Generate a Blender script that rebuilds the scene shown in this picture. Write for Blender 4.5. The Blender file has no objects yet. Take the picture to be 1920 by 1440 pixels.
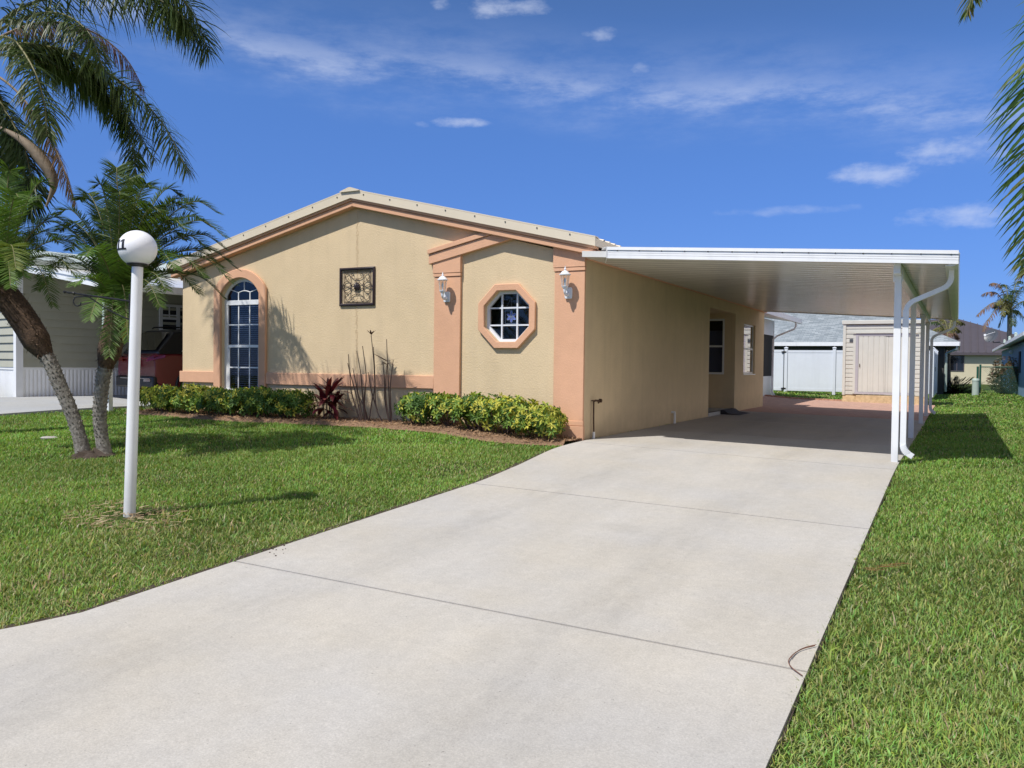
import bpy, bmesh, math, random
import numpy as np
from mathutils import Vector, Matrix
random.seed(7); rng = np.random.default_rng(11)
PI = math.pi
sc = bpy.context.scene
C = sc.collection

# ---------------------------------------------------------------- camera model (metres; x along the house front, y away, z up)
F_PX = 1587.98
YAW, PITCH, ROLL = 0.4841362, -0.022744973, 0.0115793
CAM = np.array([4.902142, -11.628348, 1.1])
_r = np.array([math.cos(YAW), math.sin(YAW), 0])
FW = np.array([-math.sin(YAW)*math.cos(PITCH), math.cos(YAW)*math.cos(PITCH), math.sin(PITCH)])
_u = np.cross(_r, FW)
RT = math.cos(ROLL)*_r + math.sin(ROLL)*_u
UP = -math.sin(ROLL)*_r + math.cos(ROLL)*_u
def ray(x, y): return FW + RT*(x-960)/F_PX - UP*(y-720)/F_PX
def ond(x, y, D): return Vector(CAM + ray(x, y)*D)           # surveyed point at depth D
def ony(x, y, Y):
    d = ray(x, y); return Vector(CAM + d*(Y-CAM[1])/d[1])
def depth(p): return float((np.array(p)-CAM) @ FW)

# ---------------------------------------------------------------- terrain
def ss(a, b, x):
    t = min(max((x-a)/(b-a), 0), 1); return t*t*(3-2*t)
def G(x, y):
    g = -0.0185*min(max(x, 0), 8)
    y2 = max(y, -12.5); t = y2+0.6
    if t < -1: g += 0.05*t
    elif t < 1: g += -0.05*(1-t)**2/4
    g += 0.125*ss(0.1, -2.2, x) + 0.08*ss(-8, -13, x) + 0.09*ss(4.4, 6.0, x)
    return g
def drive_left(y):
    pts = [(-20, -6), (-12.4, -5), (-11.4, -2.6), (-10.6, -1.3), (-9.8, -0.45), (-9.2, 0.0), (-8.8, 0.2), (-8.4, 0.34), (-7.2, 0.33), (-5.5, 0.34),
           (-3.7, 0.36), (-2.6, 0.25), (-1.6, 0.11), (-1.1, 0.05), (-0.6, 0.045), (0, 0.045), (60, 0.045)]
    for (a, xa), (b, xb) in zip(pts, pts[1:]):
        if a <= y <= b: return xa+(xb-xa)*(y-a)/(b-a)
    return 0.33
def drive_right(y):
    pts = [(-20, 9), (-12.4, 8.2), (-11.2, 6.0), (-10.2, 4.8), (-9.2, 4.27), (60, 4.27)]
    for (a, xa), (b, xb) in zip(pts, pts[1:]):
        if a <= y <= b: return xa+(xb-xa)*(y-a)/(b-a)
    return 4.27

# ---------------------------------------------------------------- mesh helpers
class MB:
    def __init__(s): s.v = []; s.f = []; s.mi = []; s.sm = []
    def add(s, vs, fs, mi=0, smooth=False):
        o = len(s.v); s.v += [tuple(v) for v in vs]
        for f in fs: s.f.append(tuple(i+o for i in f)); s.mi.append(mi); s.sm.append(smooth)
        return s
    def box(s, x0, x1, y0, y1, z0, z1, mi=0):
        vs = [(x, y, z) for z in (z0, z1) for y in (y0, y1) for x in (x0, x1)]
        return s.add(vs, [(0,2,3,1),(4,5,7,6),(0,1,5,4),(2,6,7,3),(0,4,6,2),(1,3,7,5)], mi)
    def obox(s, o, ax, ay, az, mi=0):                       # oriented box: corner o and three edge vectors
        o, ax, ay, az = map(Vector, (o, ax, ay, az))
        vs = [o+a*ax+b*ay+c*az for c in (0,1) for b in (0,1) for a in (0,1)]
        return s.add(vs, [(0,2,3,1),(4,5,7,6),(0,1,5,4),(2,6,7,3),(0,4,6,2),(1,3,7,5)], mi)
    def tube(s, pts, r, n=8, mi=0, smooth=True, cap=True, ph=0.0, sq=None):
        pts = [Vector(p) for p in pts]; N = len(pts)
        rs = list(r) if hasattr(r, '__len__') else [r]*N
        vs = []; t0 = None; nrm = None
        for i in range(N):
            t = (pts[min(i+1, N-1)]-pts[max(i-1, 0)]).normalized()
            if nrm is None:
                a = Vector((0,0,1)) if abs(t.z) < .9 else Vector((1,0,0))
                nrm = (a-t*a.dot(t)).normalized()
            else:
                nrm = nrm-t*nrm.dot(t)
                nrm = nrm.normalized() if nrm.length > 1e-6 else t.orthogonal().normalized()
            b = t.cross(nrm)
            for k in range(n):
                a = 2*PI*k/n+ph; ca, sa = math.cos(a), math.sin(a)
                if sq: vs.append(pts[i]+nrm*rs[i]*sq[0]*(1 if ca > 0 else -1)+b*rs[i]*sq[1]*(1 if sa > 0 else -1))
                else: vs.append(pts[i]+(nrm*ca+b*sa)*rs[i])
        fs = [(i*n+k, i*n+(k+1) % n, (i+1)*n+(k+1) % n, (i+1)*n+k) for i in range(N-1) for k in range(n)]
        if cap: fs += [tuple(range(n-1, -1, -1)), tuple((N-1)*n+k for k in range(n))]
        return s.add(vs, fs, mi, smooth)
    def sqtube(s, pts, w, h, mi=0): return s.tube(pts, 1.0, 4, mi, False, True, PI/4, (h/2, w/2))
    def lathe(s, c, prof, n=20, mi=0, smooth=True):         # prof: (radius, z)
        c = Vector(c); vs = []
        for r, z in prof:
            for k in range(n):
                a = 2*PI*k/n; vs.append(c+Vector((r*math.cos(a), r*math.sin(a), z)))
        m = len(prof)
        fs = [(i*n+k, i*n+(k+1) % n, (i+1)*n+(k+1) % n, (i+1)*n+k) for i in range(m-1) for k in range(n)]
        fs += [tuple(range(n-1, -1, -1)), tuple((m-1)*n+k for k in range(n))]
        return s.add(vs, fs, mi, smooth)
    def prism(s, poly, d, mi=0, caps=True):                 # poly: 3-D loop, d: extrusion vector
        d = Vector(d); p = [Vector(q) for q in poly]; n = len(p)
        fs = [(k, (k+1) % n, n+(k+1) % n, n+k) for k in range(n)]
        if caps: fs += [tuple(range(n-1, -1, -1)), tuple(range(n, 2*n))]
        return s.add(p+[q+d for q in p], fs, mi)
    def ring(s, outer, inner, d, mi=0):                     # flat frame between two loops of equal length, extruded by d
        d = Vector(d); n = len(outer); o = [Vector(q) for q in outer]; i_ = [Vector(q) for q in inner]
        vs = o+i_+[q+d for q in o]+[q+d for q in i_]; fs = []
        for k in range(n):
            j = (k+1) % n
            fs += [(k, j, n+j, n+k), (2*n+k, 3*n+k, 3*n+j, 2*n+j), (k, 2*n+k, 2*n+j, j), (n+k, n+j, 3*n+j, 3*n+k)]
        return s.add(vs, fs, mi)
    def merge(s, other, M=None):
        return s.add([(M @ Vector(v)) if M else v for v in other.v], other.f) if False else s._m(other, M)
    def _m(s, o, M):
        b = len(s.v); s.v += [tuple(M @ Vector(v)) if M else v for v in o.v]
        s.f += [tuple(i+b for i in f) for f in o.f]; s.mi += o.mi; s.sm += o.sm
        return s
    def build(s, name, mats, parent=None, bevel=0, fix=True, **tags):
        me = bpy.data.meshes.new(name); me.from_pydata(s.v, [], s.f)
        for m in (mats if isinstance(mats, (list, tuple)) else [mats]): me.materials.append(m)
        me.polygons.foreach_set('material_index', s.mi); me.polygons.foreach_set('use_smooth', s.sm)
        if fix:
            bm = bmesh.new(); bm.from_mesh(me); bmesh.ops.recalc_face_normals(bm, faces=bm.faces); bm.to_mesh(me); bm.free()
        me.update()
        if fix: me.set_sharp_from_angle(angle=math.radians(38))
        o = bpy.data.objects.new(name, me); C.objects.link(o)
        if parent:
            o.parent = parent; o.matrix_parent_inverse = world_of(parent).inverted()
        if bevel:
            b = o.modifiers.new('bevel', 'BEVEL'); b.width = bevel; b.segments = 2; b.limit_method = 'ANGLE'; b.angle_limit = 0.7
        for k, v in tags.items(): o[k] = v
        return o
WM = {}
def world_of(o):
    m = o.matrix_basis.copy()
    if o.parent: m = world_of(o.parent) @ o.matrix_parent_inverse @ m
    return m
def thing(name, label, cat, loc=(0,0,0), group=None):
    o = bpy.data.objects.new(name, None); C.objects.link(o); o.location = loc
    o.empty_display_size = .2
    o['label'] = label; o['category'] = cat
    if group: o['group'] = group
    return o
def tag(o, label, cat, group=None):
    o['label'] = label; o['category'] = cat
    if group: o['group'] = group
    return o

def holed(outer, holes, fn, dvec, reveal_mi=0):
    """wall face with openings: 2-D loops mapped by fn, reveals pushed along dvec"""
    bm = bmesh.new(); edges = []
    for loop in [outer]+holes:
        vs = [bm.verts.new(fn(*p)) for p in loop]
        edges += [bm.edges.new((vs[i], vs[(i+1) % len(vs)])) for i in range(len(vs))]
    bmesh.ops.triangle_fill(bm, use_beauty=True, use_dissolve=False, edges=edges)
    bm.verts.index_update(); mb = MB()
    mb.add([v.co[:] for v in bm.verts], [[v.index for v in f.verts] for f in bm.faces]); bm.free()
    d = Vector(dvec)
    for loop in holes:
        p = [Vector(fn(*q)) for q in loop]; n = len(p)
        mb.add(p+[q+d for q in p], [(k, (k+1) % n, n+(k+1) % n, n+k) for k in range(n)], reveal_mi)
    return mb

# ---------------------------------------------------------------- materials
MAT = {}
def mat(name, col, rough=.6, var=0.0, scale=8, bump=0.0, bscale=60, metal=0.0, spec=.5, col2=None, detail=4, coat=0, bdist=.01, var2=0, scale2=1.5):
    m = bpy.data.materials.new(name); m.use_nodes = True; nt = m.node_tree; N = nt.nodes; L = nt.links
    b = N['Principled BSDF']; b.inputs['Roughness'].default_value = rough; b.inputs['Metallic'].default_value = metal
    b.inputs['Specular IOR Level'].default_value = spec; b.inputs['Coat Weight'].default_value = coat
    tc = N.new('ShaderNodeTexCoord')
    if var or col2:
        n = N.new('ShaderNodeTexNoise'); n.inputs['Scale'].default_value = scale; n.inputs['Detail'].default_value = detail; n.inputs['Roughness'].default_value = .6
        L.new(tc.outputs['Object'], n.inputs['Vector'])
        r = N.new('ShaderNodeValToRGB'); r.color_ramp.elements[0].position = .3; r.color_ramp.elements[1].position = .7
        c2 = col2 or [min(1, c*(1+var)) for c in col]
        r.color_ramp.elements[0].color = (*[c*(1-var) for c in col], 1); r.color_ramp.elements[1].color = (*c2, 1)
        L.new(n.outputs['Fac'], r.inputs['Fac']); out = r.outputs['Color']
        if var2:
            n2 = N.new('ShaderNodeTexNoise'); n2.inputs['Scale'].default_value = scale2; n2.inputs['Detail'].default_value = 5
            L.new(tc.outputs['Object'], n2.inputs['Vector'])
            mr = N.new('ShaderNodeMapRange'); mr.inputs['From Min'].default_value = .3; mr.inputs['From Max'].default_value = .7
            mr.inputs['To Min'].default_value = 1-var2; mr.inputs['To Max'].default_value = 1+var2
            L.new(n2.outputs['Fac'], mr.inputs['Value'])
            mx = N.new('ShaderNodeMix'); mx.data_type = 'RGBA'; mx.blend_type = 'MULTIPLY'; mx.inputs['Factor'].default_value = 1
            L.new(out, mx.inputs['A']); L.new(mr.outputs['Result'], mx.inputs['B']); out = mx.outputs['Result']
        L.new(out, b.inputs['Base Color'])
    else: b.inputs['Base Color'].default_value = (*col, 1)
    if bump:
        n = N.new('ShaderNodeTexNoise'); n.inputs['Scale'].default_value = bscale; n.inputs['Detail'].default_value = 5; n.inputs['Roughness'].default_value = .65
        L.new(tc.outputs['Object'], n.inputs['Vector'])
        bp = N.new('ShaderNodeBump'); bp.inputs['Strength'].default_value = bump; bp.inputs['Distance'].default_value = bdist
        L.new(n.outputs['Fac'], bp.inputs['Height']); L.new(bp.outputs['Normal'], b.inputs['Normal'])
    MAT[name] = m; return m
def leafmat(name, attr='col', rough=.45, trans=.35, spec=.4, tint=(1,1,1)):
    m = bpy.data.materials.new(name); m.use_nodes = True; nt = m.node_tree; N = nt.nodes; L = nt.links
    b = N['Principled BSDF']; b.inputs['Roughness'].default_value = rough; b.inputs['Specular IOR Level'].default_value = spec
    a = N.new('ShaderNodeVertexColor'); a.layer_name = attr
    t = N.new('ShaderNodeBsdfTranslucent'); mx = N.new('ShaderNodeMixShader'); mx.inputs[0].default_value = trans
    hs = N.new('ShaderNodeMix'); hs.data_type = 'RGBA'; hs.blend_type = 'MULTIPLY'; hs.inputs['Factor'].default_value = 1; hs.inputs['B'].default_value = (1.25, 1.3, .6, 1)
    L.new(a.outputs['Color'], b.inputs['Base Color']); L.new(a.outputs['Color'], hs.inputs['A']); L.new(hs.outputs['Result'], t.inputs['Color'])
    L.new(b.outputs[0], mx.inputs[1]); L.new(t.outputs[0], mx.inputs[2]); L.new(mx.outputs[0], N['Material Output'].inputs['Surface'])
    MAT[name] = m; return m
def glassmat(name, tintc, refl=.9, power=5.0, f0=.05):
    m = bpy.data.materials.new(name); m.use_nodes = True; nt = m.node_tree; N = nt.nodes; L = nt.links
    N.remove(N['Principled BSDF'])
    g = N.new('ShaderNodeBsdfGlossy'); g.inputs['Roughness'].default_value = .015; g.inputs['Color'].default_value = (refl, refl, refl, 1)
    t = N.new('ShaderNodeBsdfTransparent'); t.inputs['Color'].default_value = (*tintc, 1)
    lw = N.new('ShaderNodeLayerWeight'); lw.inputs['Blend'].default_value = .5        # Schlick reflectance, the same from both sides
    pw = N.new('ShaderNodeMath'); pw.operation = 'POWER'; pw.inputs[1].default_value = power; L.new(lw.outputs['Facing'], pw.inputs[0])
    fr = N.new('ShaderNodeMath'); fr.operation = 'MULTIPLY_ADD'; fr.inputs[1].default_value = 1-f0; fr.inputs[2].default_value = f0; L.new(pw.outputs[0], fr.inputs[0])
    mx = N.new('ShaderNodeMixShader'); L.new(fr.outputs[0], mx.inputs[0]); L.new(t.outputs[0], mx.inputs[1]); L.new(g.outputs[0], mx.inputs[2])
    L.new(mx.outputs[0], N['Material Output'].inputs['Surface']); MAT[name] = m; return m
def facegeo_color(o, cols):                                # per-face colours -> corner attribute 'col'
    me = o.data; a = me.color_attributes.new('col', 'FLOAT_COLOR', 'CORNER')
    tot = np.empty(len(me.polygons), np.int32); me.polygons.foreach_get('loop_total', tot)
    arr = np.ones((len(me.loops), 4), np.float32); arr[:, :3] = np.repeat(np.array(cols, np.float32), tot, axis=0)
    a.data.foreach_set('color', arr.ravel())
STUCCO = (.675, .53, .335)
mat('stucco', STUCCO, .9, .04, 3, .6, 38, col2=(.70, .55, .35), bdist=.012, var2=.05, scale2=.7)
mat('trim_stucco', (.69, .395, .245), .88, .04, 5, .45, 50, bdist=.01, var2=.04, scale2=.9)
mat('roof_metal', (.70, .615, .475), .45, .03, 2, .05, 30)
mat('white_metal', (.86, .87, .88), .35, .03, 4, .03, 20, var2=.03)
mat('white_vinyl', (.72, .76, .82), .4, .02, 3)
mat('panel_white', (.70, .685, .64), .22, .05, 3, .04, 8, var2=.05)
mat('dark_metal', (.015, .014, .014), .45, .2, 20, .1, 90)
mat('screw', (.12, .11, .10), .4, metal=.6)
mat('bronze', (.035, .022, .022), .38, .2, 14, .08, 40)
mat('iron', (.03, .022, .016), .5, .3, 30)
mat('window_frame', (.78, .79, .80), .35, .02, 5)
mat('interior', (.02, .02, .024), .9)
mat('blind', (.42, .45, .52), .6)
mat('shade_cloth', (.45, .48, .56), .8, .05, 30)
glassmat('glass', (.56, .60, .68), .75); glassmat('clear_glass', (.92, .93, .92), .55)
glassmat('mirror_glass', (.25, .27, .3), 1.0, 2.0, .1)
mat('globe', (.86, .87, .90), .28, .015, 3)
mat('bark_grey', (.15, .13, .11), .95, .35, 22, .9, 60, col2=(.33, .31, .27), bdist=.01)
mat('fibre', (.075, .045, .028), .95, .5, 40, 1, 60, col2=(.14, .085, .05), bdist=.01)
mat('stem', (.11, .07, .055), .9, .25, 40, .4, 80)
mat('rachis', (.17, .16, .06), .6, .25, 20)
mat('dry_rachis', (.24, .17, .11), .8, .25, 20)
leafmat('leaf'); leafmat('glossy_leaf', rough=.5, trans=.28, spec=.28); leafmat('blade', rough=.55, trans=.32, spec=.3); leafmat('dry_leaf', rough=.8, trans=.2, spec=.2)
mat('lap_siding', (.41, .405, .325), .6, .04, 4)
mat('shed_siding', (.63, .62, .56), .5, .03, 4)
mat('lavender_metal', (.45, .43, .46), .45, .04, 6)
mat('timber', (.56, .40, .22), .8, .2, 12, .3, 40, col2=(.66, .50, .30))
mat('blue_wall', (.20, .34, .50), .8, .04, 4)
mat('cream_wall', (.60, .54, .38), .9, .04, 2)
mat('brown_roof', (.088, .074, .082), .5, .08, 2)
mat('dark_wall', (.06, .06, .055), .8, .1, 3)
mat('green_metal', (.02, .10, .07), .45, .1, 20)
mat('pale_green', (.42, .50, .45), .5, .06, 9)
mat('grey_metal', (.085, .092, .102), .35, .05, 9)
mat('rubber', (.02, .019, .02), .7, .2, 30)
mat('car_red', (.15, .006, .010), .34, coat=.4)
mat('car_black', (.012, .012, .014), .4)
mat('tyre', (.015, .015, .015), .85)
mat('rim', (.35, .35, .37), .3, metal=.9)
mat('chrome', (.7, .7, .72), .12, metal=1)
mat('tail_red', (.24, .010, .010), .25)
mat('plate_white', (.75, .75, .72), .5)
mat('brass', (.09, .05, .03), .45, .3, 30, metal=.5)
mat('pvc', (.74, .74, .70), .4, .03, 8)
mat('blue_plastic', (.02, .09, .32), .4, .05, 8)
mat('brown_lid', (.20, .10, .05), .7, .2, 14)
mat('blue_glass', (.10, .14, .45), .15); mat('lead', (.45, .5, .6), .35, metal=.5)
mat('screen_mesh', (.025, .026, .03), .9)
mat('vinyl_white_shade', (.70, .70, .70), .5)
mat('soil_chip', (.05, .035, .025), .95, .4, 40)
mat('asphalt', (.05, .05, .05), .9, .2, 60, .4, 150)

# concrete: broom-finished slab with mottling and aggregate specks
def concrete(name, base):
    m = bpy.data.materials.new(name); m.use_nodes = True; nt = m.node_tree; N = nt.nodes; L = nt.links; b = N['Principled BSDF']
    b.inputs['Roughness'].default_value = .85; b.inputs['Specular IOR Level'].default_value = .25
    tc = N.new('ShaderNodeTexCoord')
    def noise(s, d, r=.6, v=tc.outputs['Object']):
        n = N.new('ShaderNodeTexNoise'); n.inputs['Scale'].default_value = s; n.inputs['Detail'].default_value = d; n.inputs['Roughness'].default_value = r; L.new(v, n.inputs['Vector']); return n.outputs['Fac']
    def rng_(v, a, c_, lo, hi):
        n = N.new('ShaderNodeMapRange'); n.inputs['From Min'].default_value = a; n.inputs['From Max'].default_value = c_; n.inputs['To Min'].default_value = lo; n.inputs['To Max'].default_value = hi; L.new(v, n.inputs['Value']); return n.outputs['Result']
    def mul(a, c_):
        n = N.new('ShaderNodeMath'); n.operation = 'MULTIPLY'; L.new(a, n.inputs[0]); L.new(c_, n.inputs[1]); return n.outputs[0]
    big = rng_(noise(.55, 5, .6), .3, .7, .93, 1.05)
    mp = N.new('ShaderNodeMapping'); mp.inputs['Scale'].default_value = (2.2, .5, 1); L.new(tc.outputs['Object'], mp.inputs['Vector'])
    streak = rng_(noise(1.0, 6, .65, mp.outputs[0]), .3, .7, .93, 1.05)
    fine = rng_(noise(95, 3, .8), .25, .75, .80, 1.20)
    mid = rng_(noise(14, 4, .7), .3, .7, .95, 1.05)
    speck = rng_(noise(48, 2, .5), .70, .78, 1.0, .62)
    k = mul(mul(mul(big, streak), mul(fine, mid)), speck)
    sx = N.new('ShaderNodeSeparateXYZ'); L.new(tc.outputs['Object'], sx.inputs[0])
    lane = N.new('ShaderNodeFloatCurve'); cv_ = lane.mapping.curves[0]      # faint grey wheel tracks along the drive (x = 0 .. 5 m)
    for px_, v_ in ((.18, 1), (.25, .0), (.31, 1), (.54, 1), (.61, .0), (.68, 1)): cv_.points.new(px_, v_)
    cv_.points[0].location = (0, 1); cv_.points[-1].location = (1, 1); lane.mapping.update()
    dv = N.new('ShaderNodeMath'); dv.operation = 'MULTIPLY_ADD'; dv.inputs[1].default_value = .2; L.new(sx.outputs[0], dv.inputs[0])
    wob = N.new('ShaderNodeMath'); wob.operation = 'MULTIPLY_ADD'; wob.inputs[1].default_value = .10; wob.inputs[2].default_value = -.05; L.new(noise(.5, 3), wob.inputs[0]); L.new(wob.outputs[0], dv.inputs[2]); L.new(dv.outputs[0], lane.inputs['Value'])
    soil = N.new('ShaderNodeMath'); soil.operation = 'MULTIPLY'; L.new(rng_(lane.outputs[0], 0, 1, 1, 0), soil.inputs[0]); L.new(rng_(noise(2.5, 6, .7, mp.outputs[0]), .35, .7, 0, .12), soil.inputs[1])
    stain = rng_(noise(1.7, 2, .4), .68, .80, 0, .07); tot = N.new('ShaderNodeMath'); tot.operation = 'ADD'; L.new(soil.outputs[0], tot.inputs[0]); L.new(stain, tot.inputs[1])
    k = mul(k, rng_(tot.outputs[0], 0, 1, 1, 0))
    warm = rng_(noise(.8, 3), .35, .65, 0, 1)
    cm = N.new('ShaderNodeMix'); cm.data_type = 'RGBA'; cm.inputs['A'].default_value = (*base, 1); cm.inputs['B'].default_value = (base[0]*.97, base[1]*1.0, base[2]*1.07, 1); L.new(warm, cm.inputs['Factor'])
    mx = N.new('ShaderNodeMix'); mx.data_type = 'RGBA'; mx.blend_type = 'MULTIPLY'; mx.inputs['Factor'].default_value = 1
    L.new(cm.outputs['Result'], mx.inputs['A']); L.new(k, mx.inputs['B']); L.new(mx.outputs['Result'], b.inputs['Base Color'])
    bp = N.new('ShaderNodeBump'); bp.inputs['Strength'].default_value = .35; bp.inputs['Distance'].default_value = .004; L.new(noise(110, 3, .75), bp.inputs['Height']); L.new(bp.outputs['Normal'], b.inputs['Normal'])
    MAT[name] = m; return m
concrete('concrete', (.45, .418, .368)); concrete('concrete_shade_tint', (.41, .375, .335)); concrete('concrete_grey', (.40, .40, .39))  # second mix, for the carport slab: its shade tone is put into the colour

def lawnmat():
    m = bpy.data.materials.new('lawn_soil'); m.use_nodes = True; nt = m.node_tree; N = nt.nodes; L = nt.links; b = N['Principled BSDF']
    b.inputs['Roughness'].default_value = .95; b.inputs['Specular IOR Level'].default_value = .1
    tc = N.new('ShaderNodeTexCoord')
    n = N.new('ShaderNodeTexNoise'); n.inputs['Scale'].default_value = 18; n.inputs['Detail'].default_value = 6; n.inputs['Roughness'].default_value = .8
    n2 = N.new('ShaderNodeTexNoise'); n2.inputs['Scale'].default_value = .6; n2.inputs['Detail'].default_value = 4
    L.new(tc.outputs['Object'], n.inputs['Vector']); L.new(tc.outputs['Object'], n2.inputs['Vector'])
    r = N.new('ShaderNodeValToRGB'); r.color_ramp.elements[0].position = .35; r.color_ramp.elements[1].position = .68
    r.color_ramp.elements[0].color = (.030, .045, .014, 1); r.color_ramp.elements[1].color = (.085, .125, .030, 1)
    L.new(n.outputs['Fac'], r.inputs['Fac'])
    r2 = N.new('ShaderNodeValToRGB'); r2.color_ramp.elements[0].position = .35; r2.color_ramp.elements[1].position = .7
    r2.color_ramp.elements[0].color = (.8, .85, .8, 1); r2.color_ramp.elements[1].color = (1.15, 1.1, 1.1, 1); L.new(n2.outputs['Fac'], r2.inputs['Fac'])
    mx = N.new('ShaderNodeMix'); mx.data_type = 'RGBA'; mx.blend_type = 'MULTIPLY'; mx.inputs['Factor'].default_value = 1
    L.new(r.outputs[0], mx.inputs['A']); L.new(r2.outputs[0], mx.inputs['B']); L.new(mx.outputs['Result'], b.inputs['Base Color'])
    bp = N.new('ShaderNodeBump'); bp.inputs['Strength'].default_value = .8; bp.inputs['Distance'].default_value = .03; L.new(n.outputs['Fac'], bp.inputs['Height']); L.new(bp.outputs['Normal'], b.inputs['Normal'])
    MAT['lawn_soil'] = m
lawnmat()
mat('mulch', (.20, .115, .065), .95, .5, 45, 1, 60, col2=(.36, .22, .13), bdist=.02)
def brickmat(name, c1, c2, mortar, scale, bw=.5, bh=.25, ms=.012, coord='Object', rot=0, rough=.85):
    m = bpy.data.materials.new(name); m.use_nodes = True; nt = m.node_tree; N = nt.nodes; L = nt.links; b = N['Principled BSDF']; b.inputs['Roughness'].default_value = rough
    tc = N.new('ShaderNodeTexCoord'); mp = N.new('ShaderNodeMapping'); mp.inputs['Rotation'].default_value = rot if isinstance(rot, tuple) else (0, 0, rot); L.new(tc.outputs[coord], mp.inputs['Vector'])
    t = N.new('ShaderNodeTexBrick'); t.inputs['Scale'].default_value = scale; t.inputs['Brick Width'].default_value = bw; t.inputs['Row Height'].default_value = bh; t.inputs['Mortar Size'].default_value = ms
    t.inputs['Color1'].default_value = (*c1, 1); t.inputs['Color2'].default_value = (*c2, 1); t.inputs['Mortar'].default_value = (*mortar, 1)
    L.new(mp.outputs[0], t.inputs['Vector']); n = N.new('ShaderNodeTexNoise'); n.inputs['Scale'].default_value = 3; n.inputs['Detail'].default_value = 5; L.new(tc.outputs['Object'], n.inputs['Vector'])
    mr = N.new('ShaderNodeMapRange'); mr.inputs['To Min'].default_value = .7; mr.inputs['To Max'].default_value = 1.3; L.new(n.outputs['Fac'], mr.inputs['Value'])
    mx = N.new('ShaderNodeMix'); mx.data_type = 'RGBA'; mx.blend_type = 'MULTIPLY'; mx.inputs['Factor'].default_value = 1
    L.new(t.outputs['Color'], mx.inputs['A']); L.new(mr.outputs[0], mx.inputs['B']); L.new(mx.outputs['Result'], b.inputs['Base Color']); MAT[name] = m
brickmat('pavers', (.50, .30, .22), (.42, .25, .20), (.28, .20, .16), 4.0, .8, .4, .02, rot=PI/4)
brickmat('shingles', (.33, .37, .40), (.19, .225, .25), (.15, .17, .19), 3.2, 1.1, .5, .03)

def weather(name, z0, z1, amt, streak=.06):
    """splash-back dirt near the ground and faint vertical run marks"""
    m = MAT[name]; nt = m.node_tree; N = nt.nodes; L = nt.links; b = N['Principled BSDF']; src = b.inputs['Base Color'].links[0].from_socket
    tc = N.new('ShaderNodeTexCoord'); s = N.new('ShaderNodeSeparateXYZ'); L.new(tc.outputs['Object'], s.inputs[0])
    n = N.new('ShaderNodeTexNoise'); n.inputs['Scale'].default_value = 5; n.inputs['Detail'].default_value = 6; L.new(tc.outputs['Object'], n.inputs['Vector'])
    mp = N.new('ShaderNodeMapping'); mp.inputs['Scale'].default_value = (6, 6, .35); L.new(tc.outputs['Object'], mp.inputs['Vector']); n2 = N.new('ShaderNodeTexNoise'); n2.inputs['Scale'].default_value = 1; n2.inputs['Detail'].default_value = 5; L.new(mp.outputs[0], n2.inputs['Vector'])
    a = N.new('ShaderNodeMath'); a.operation = 'MULTIPLY_ADD'; a.inputs[1].default_value = .35; L.new(n.outputs['Fac'], a.inputs[0]); L.new(s.outputs[2], a.inputs[2])
    r = N.new('ShaderNodeMapRange'); r.inputs['From Min'].default_value = z0+.17; r.inputs['From Max'].default_value = z1+.17; r.inputs['To Min'].default_value = 1-amt; r.inputs['To Max'].default_value = 1; L.new(a.outputs[0], r.inputs['Value'])
    r2 = N.new('ShaderNodeMapRange'); r2.inputs['From Min'].default_value = .52; r2.inputs['From Max'].default_value = .75; r2.inputs['To Min'].default_value = 1; r2.inputs['To Max'].default_value = 1-streak; L.new(n2.outputs['Fac'], r2.inputs['Value'])
    mu = N.new('ShaderNodeMath'); mu.operation = 'MULTIPLY'; L.new(r.outputs[0], mu.inputs[0]); L.new(r2.outputs[0], mu.inputs[1])
    mx = N.new('ShaderNodeMix'); mx.data_type = 'RGBA'; mx.blend_type = 'MULTIPLY'; mx.inputs['Factor'].default_value = 1; L.new(src, mx.inputs['A']); L.new(mu.outputs[0], mx.inputs['B']); L.new(mx.outputs['Result'], b.inputs['Base Color'])
weather('stucco', 0, .4, .22); weather('trim_stucco', 0, .35, .18, .05); weather('white_metal', -.1, .3, .25, .09); weather('shed_siding', .1, .6, .15, .08); weather('white_vinyl', 0, .5, .12, .05)

# ---------------------------------------------------------------- camera, sun, sky
cd = bpy.data.cameras.new('camera'); co = bpy.data.objects.new('camera', cd); C.objects.link(co)
cd.sensor_width = 36; cd.lens = F_PX/1920*36; cd.clip_end = 3000; cd.clip_start = .05
M = Matrix(((RT[0], UP[0], -FW[0], CAM[0]), (RT[1], UP[1], -FW[1], CAM[1]), (RT[2], UP[2], -FW[2], CAM[2]), (0, 0, 0, 1)))
co.matrix_world = M; sc.camera = co
SUN_TO = Vector((-.27, -.60, 1)).normalized()              # towards the sun
sl = bpy.data.lights.new('sun', 'SUN'); so = bpy.data.objects.new('sun', sl); C.objects.link(so)
sl.energy = 5.0; sl.angle = math.radians(.53); sl.color = (1, .955, .89); so.rotation_euler = (-SUN_TO).to_track_quat('-Z', 'Y').to_euler(); so.location = (-6, -14, 22)
w = bpy.data.worlds.new('World'); sc.world = w; w.use_nodes = True; nt = w.node_tree; N = nt.nodes; L = nt.links
bg = N['Background']; bg.inputs['Strength'].default_value = .10
sky = N.new('ShaderNodeTexSky'); sky.sky_type = 'NISHITA'; sky.sun_disc = False
sky.sun_elevation = math.asin(SUN_TO.z); sky.sun_rotation = math.atan2(SUN_TO.x, SUN_TO.y)
sky.air_density = 1.0; sky.dust_density = .0; sky.ozone_density = 3.0; sky.altitude = 0
def nd(t, **k):
    n = N.new(t)
    for a, v in k.items(): setattr(n, a, v)
    return n
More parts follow.
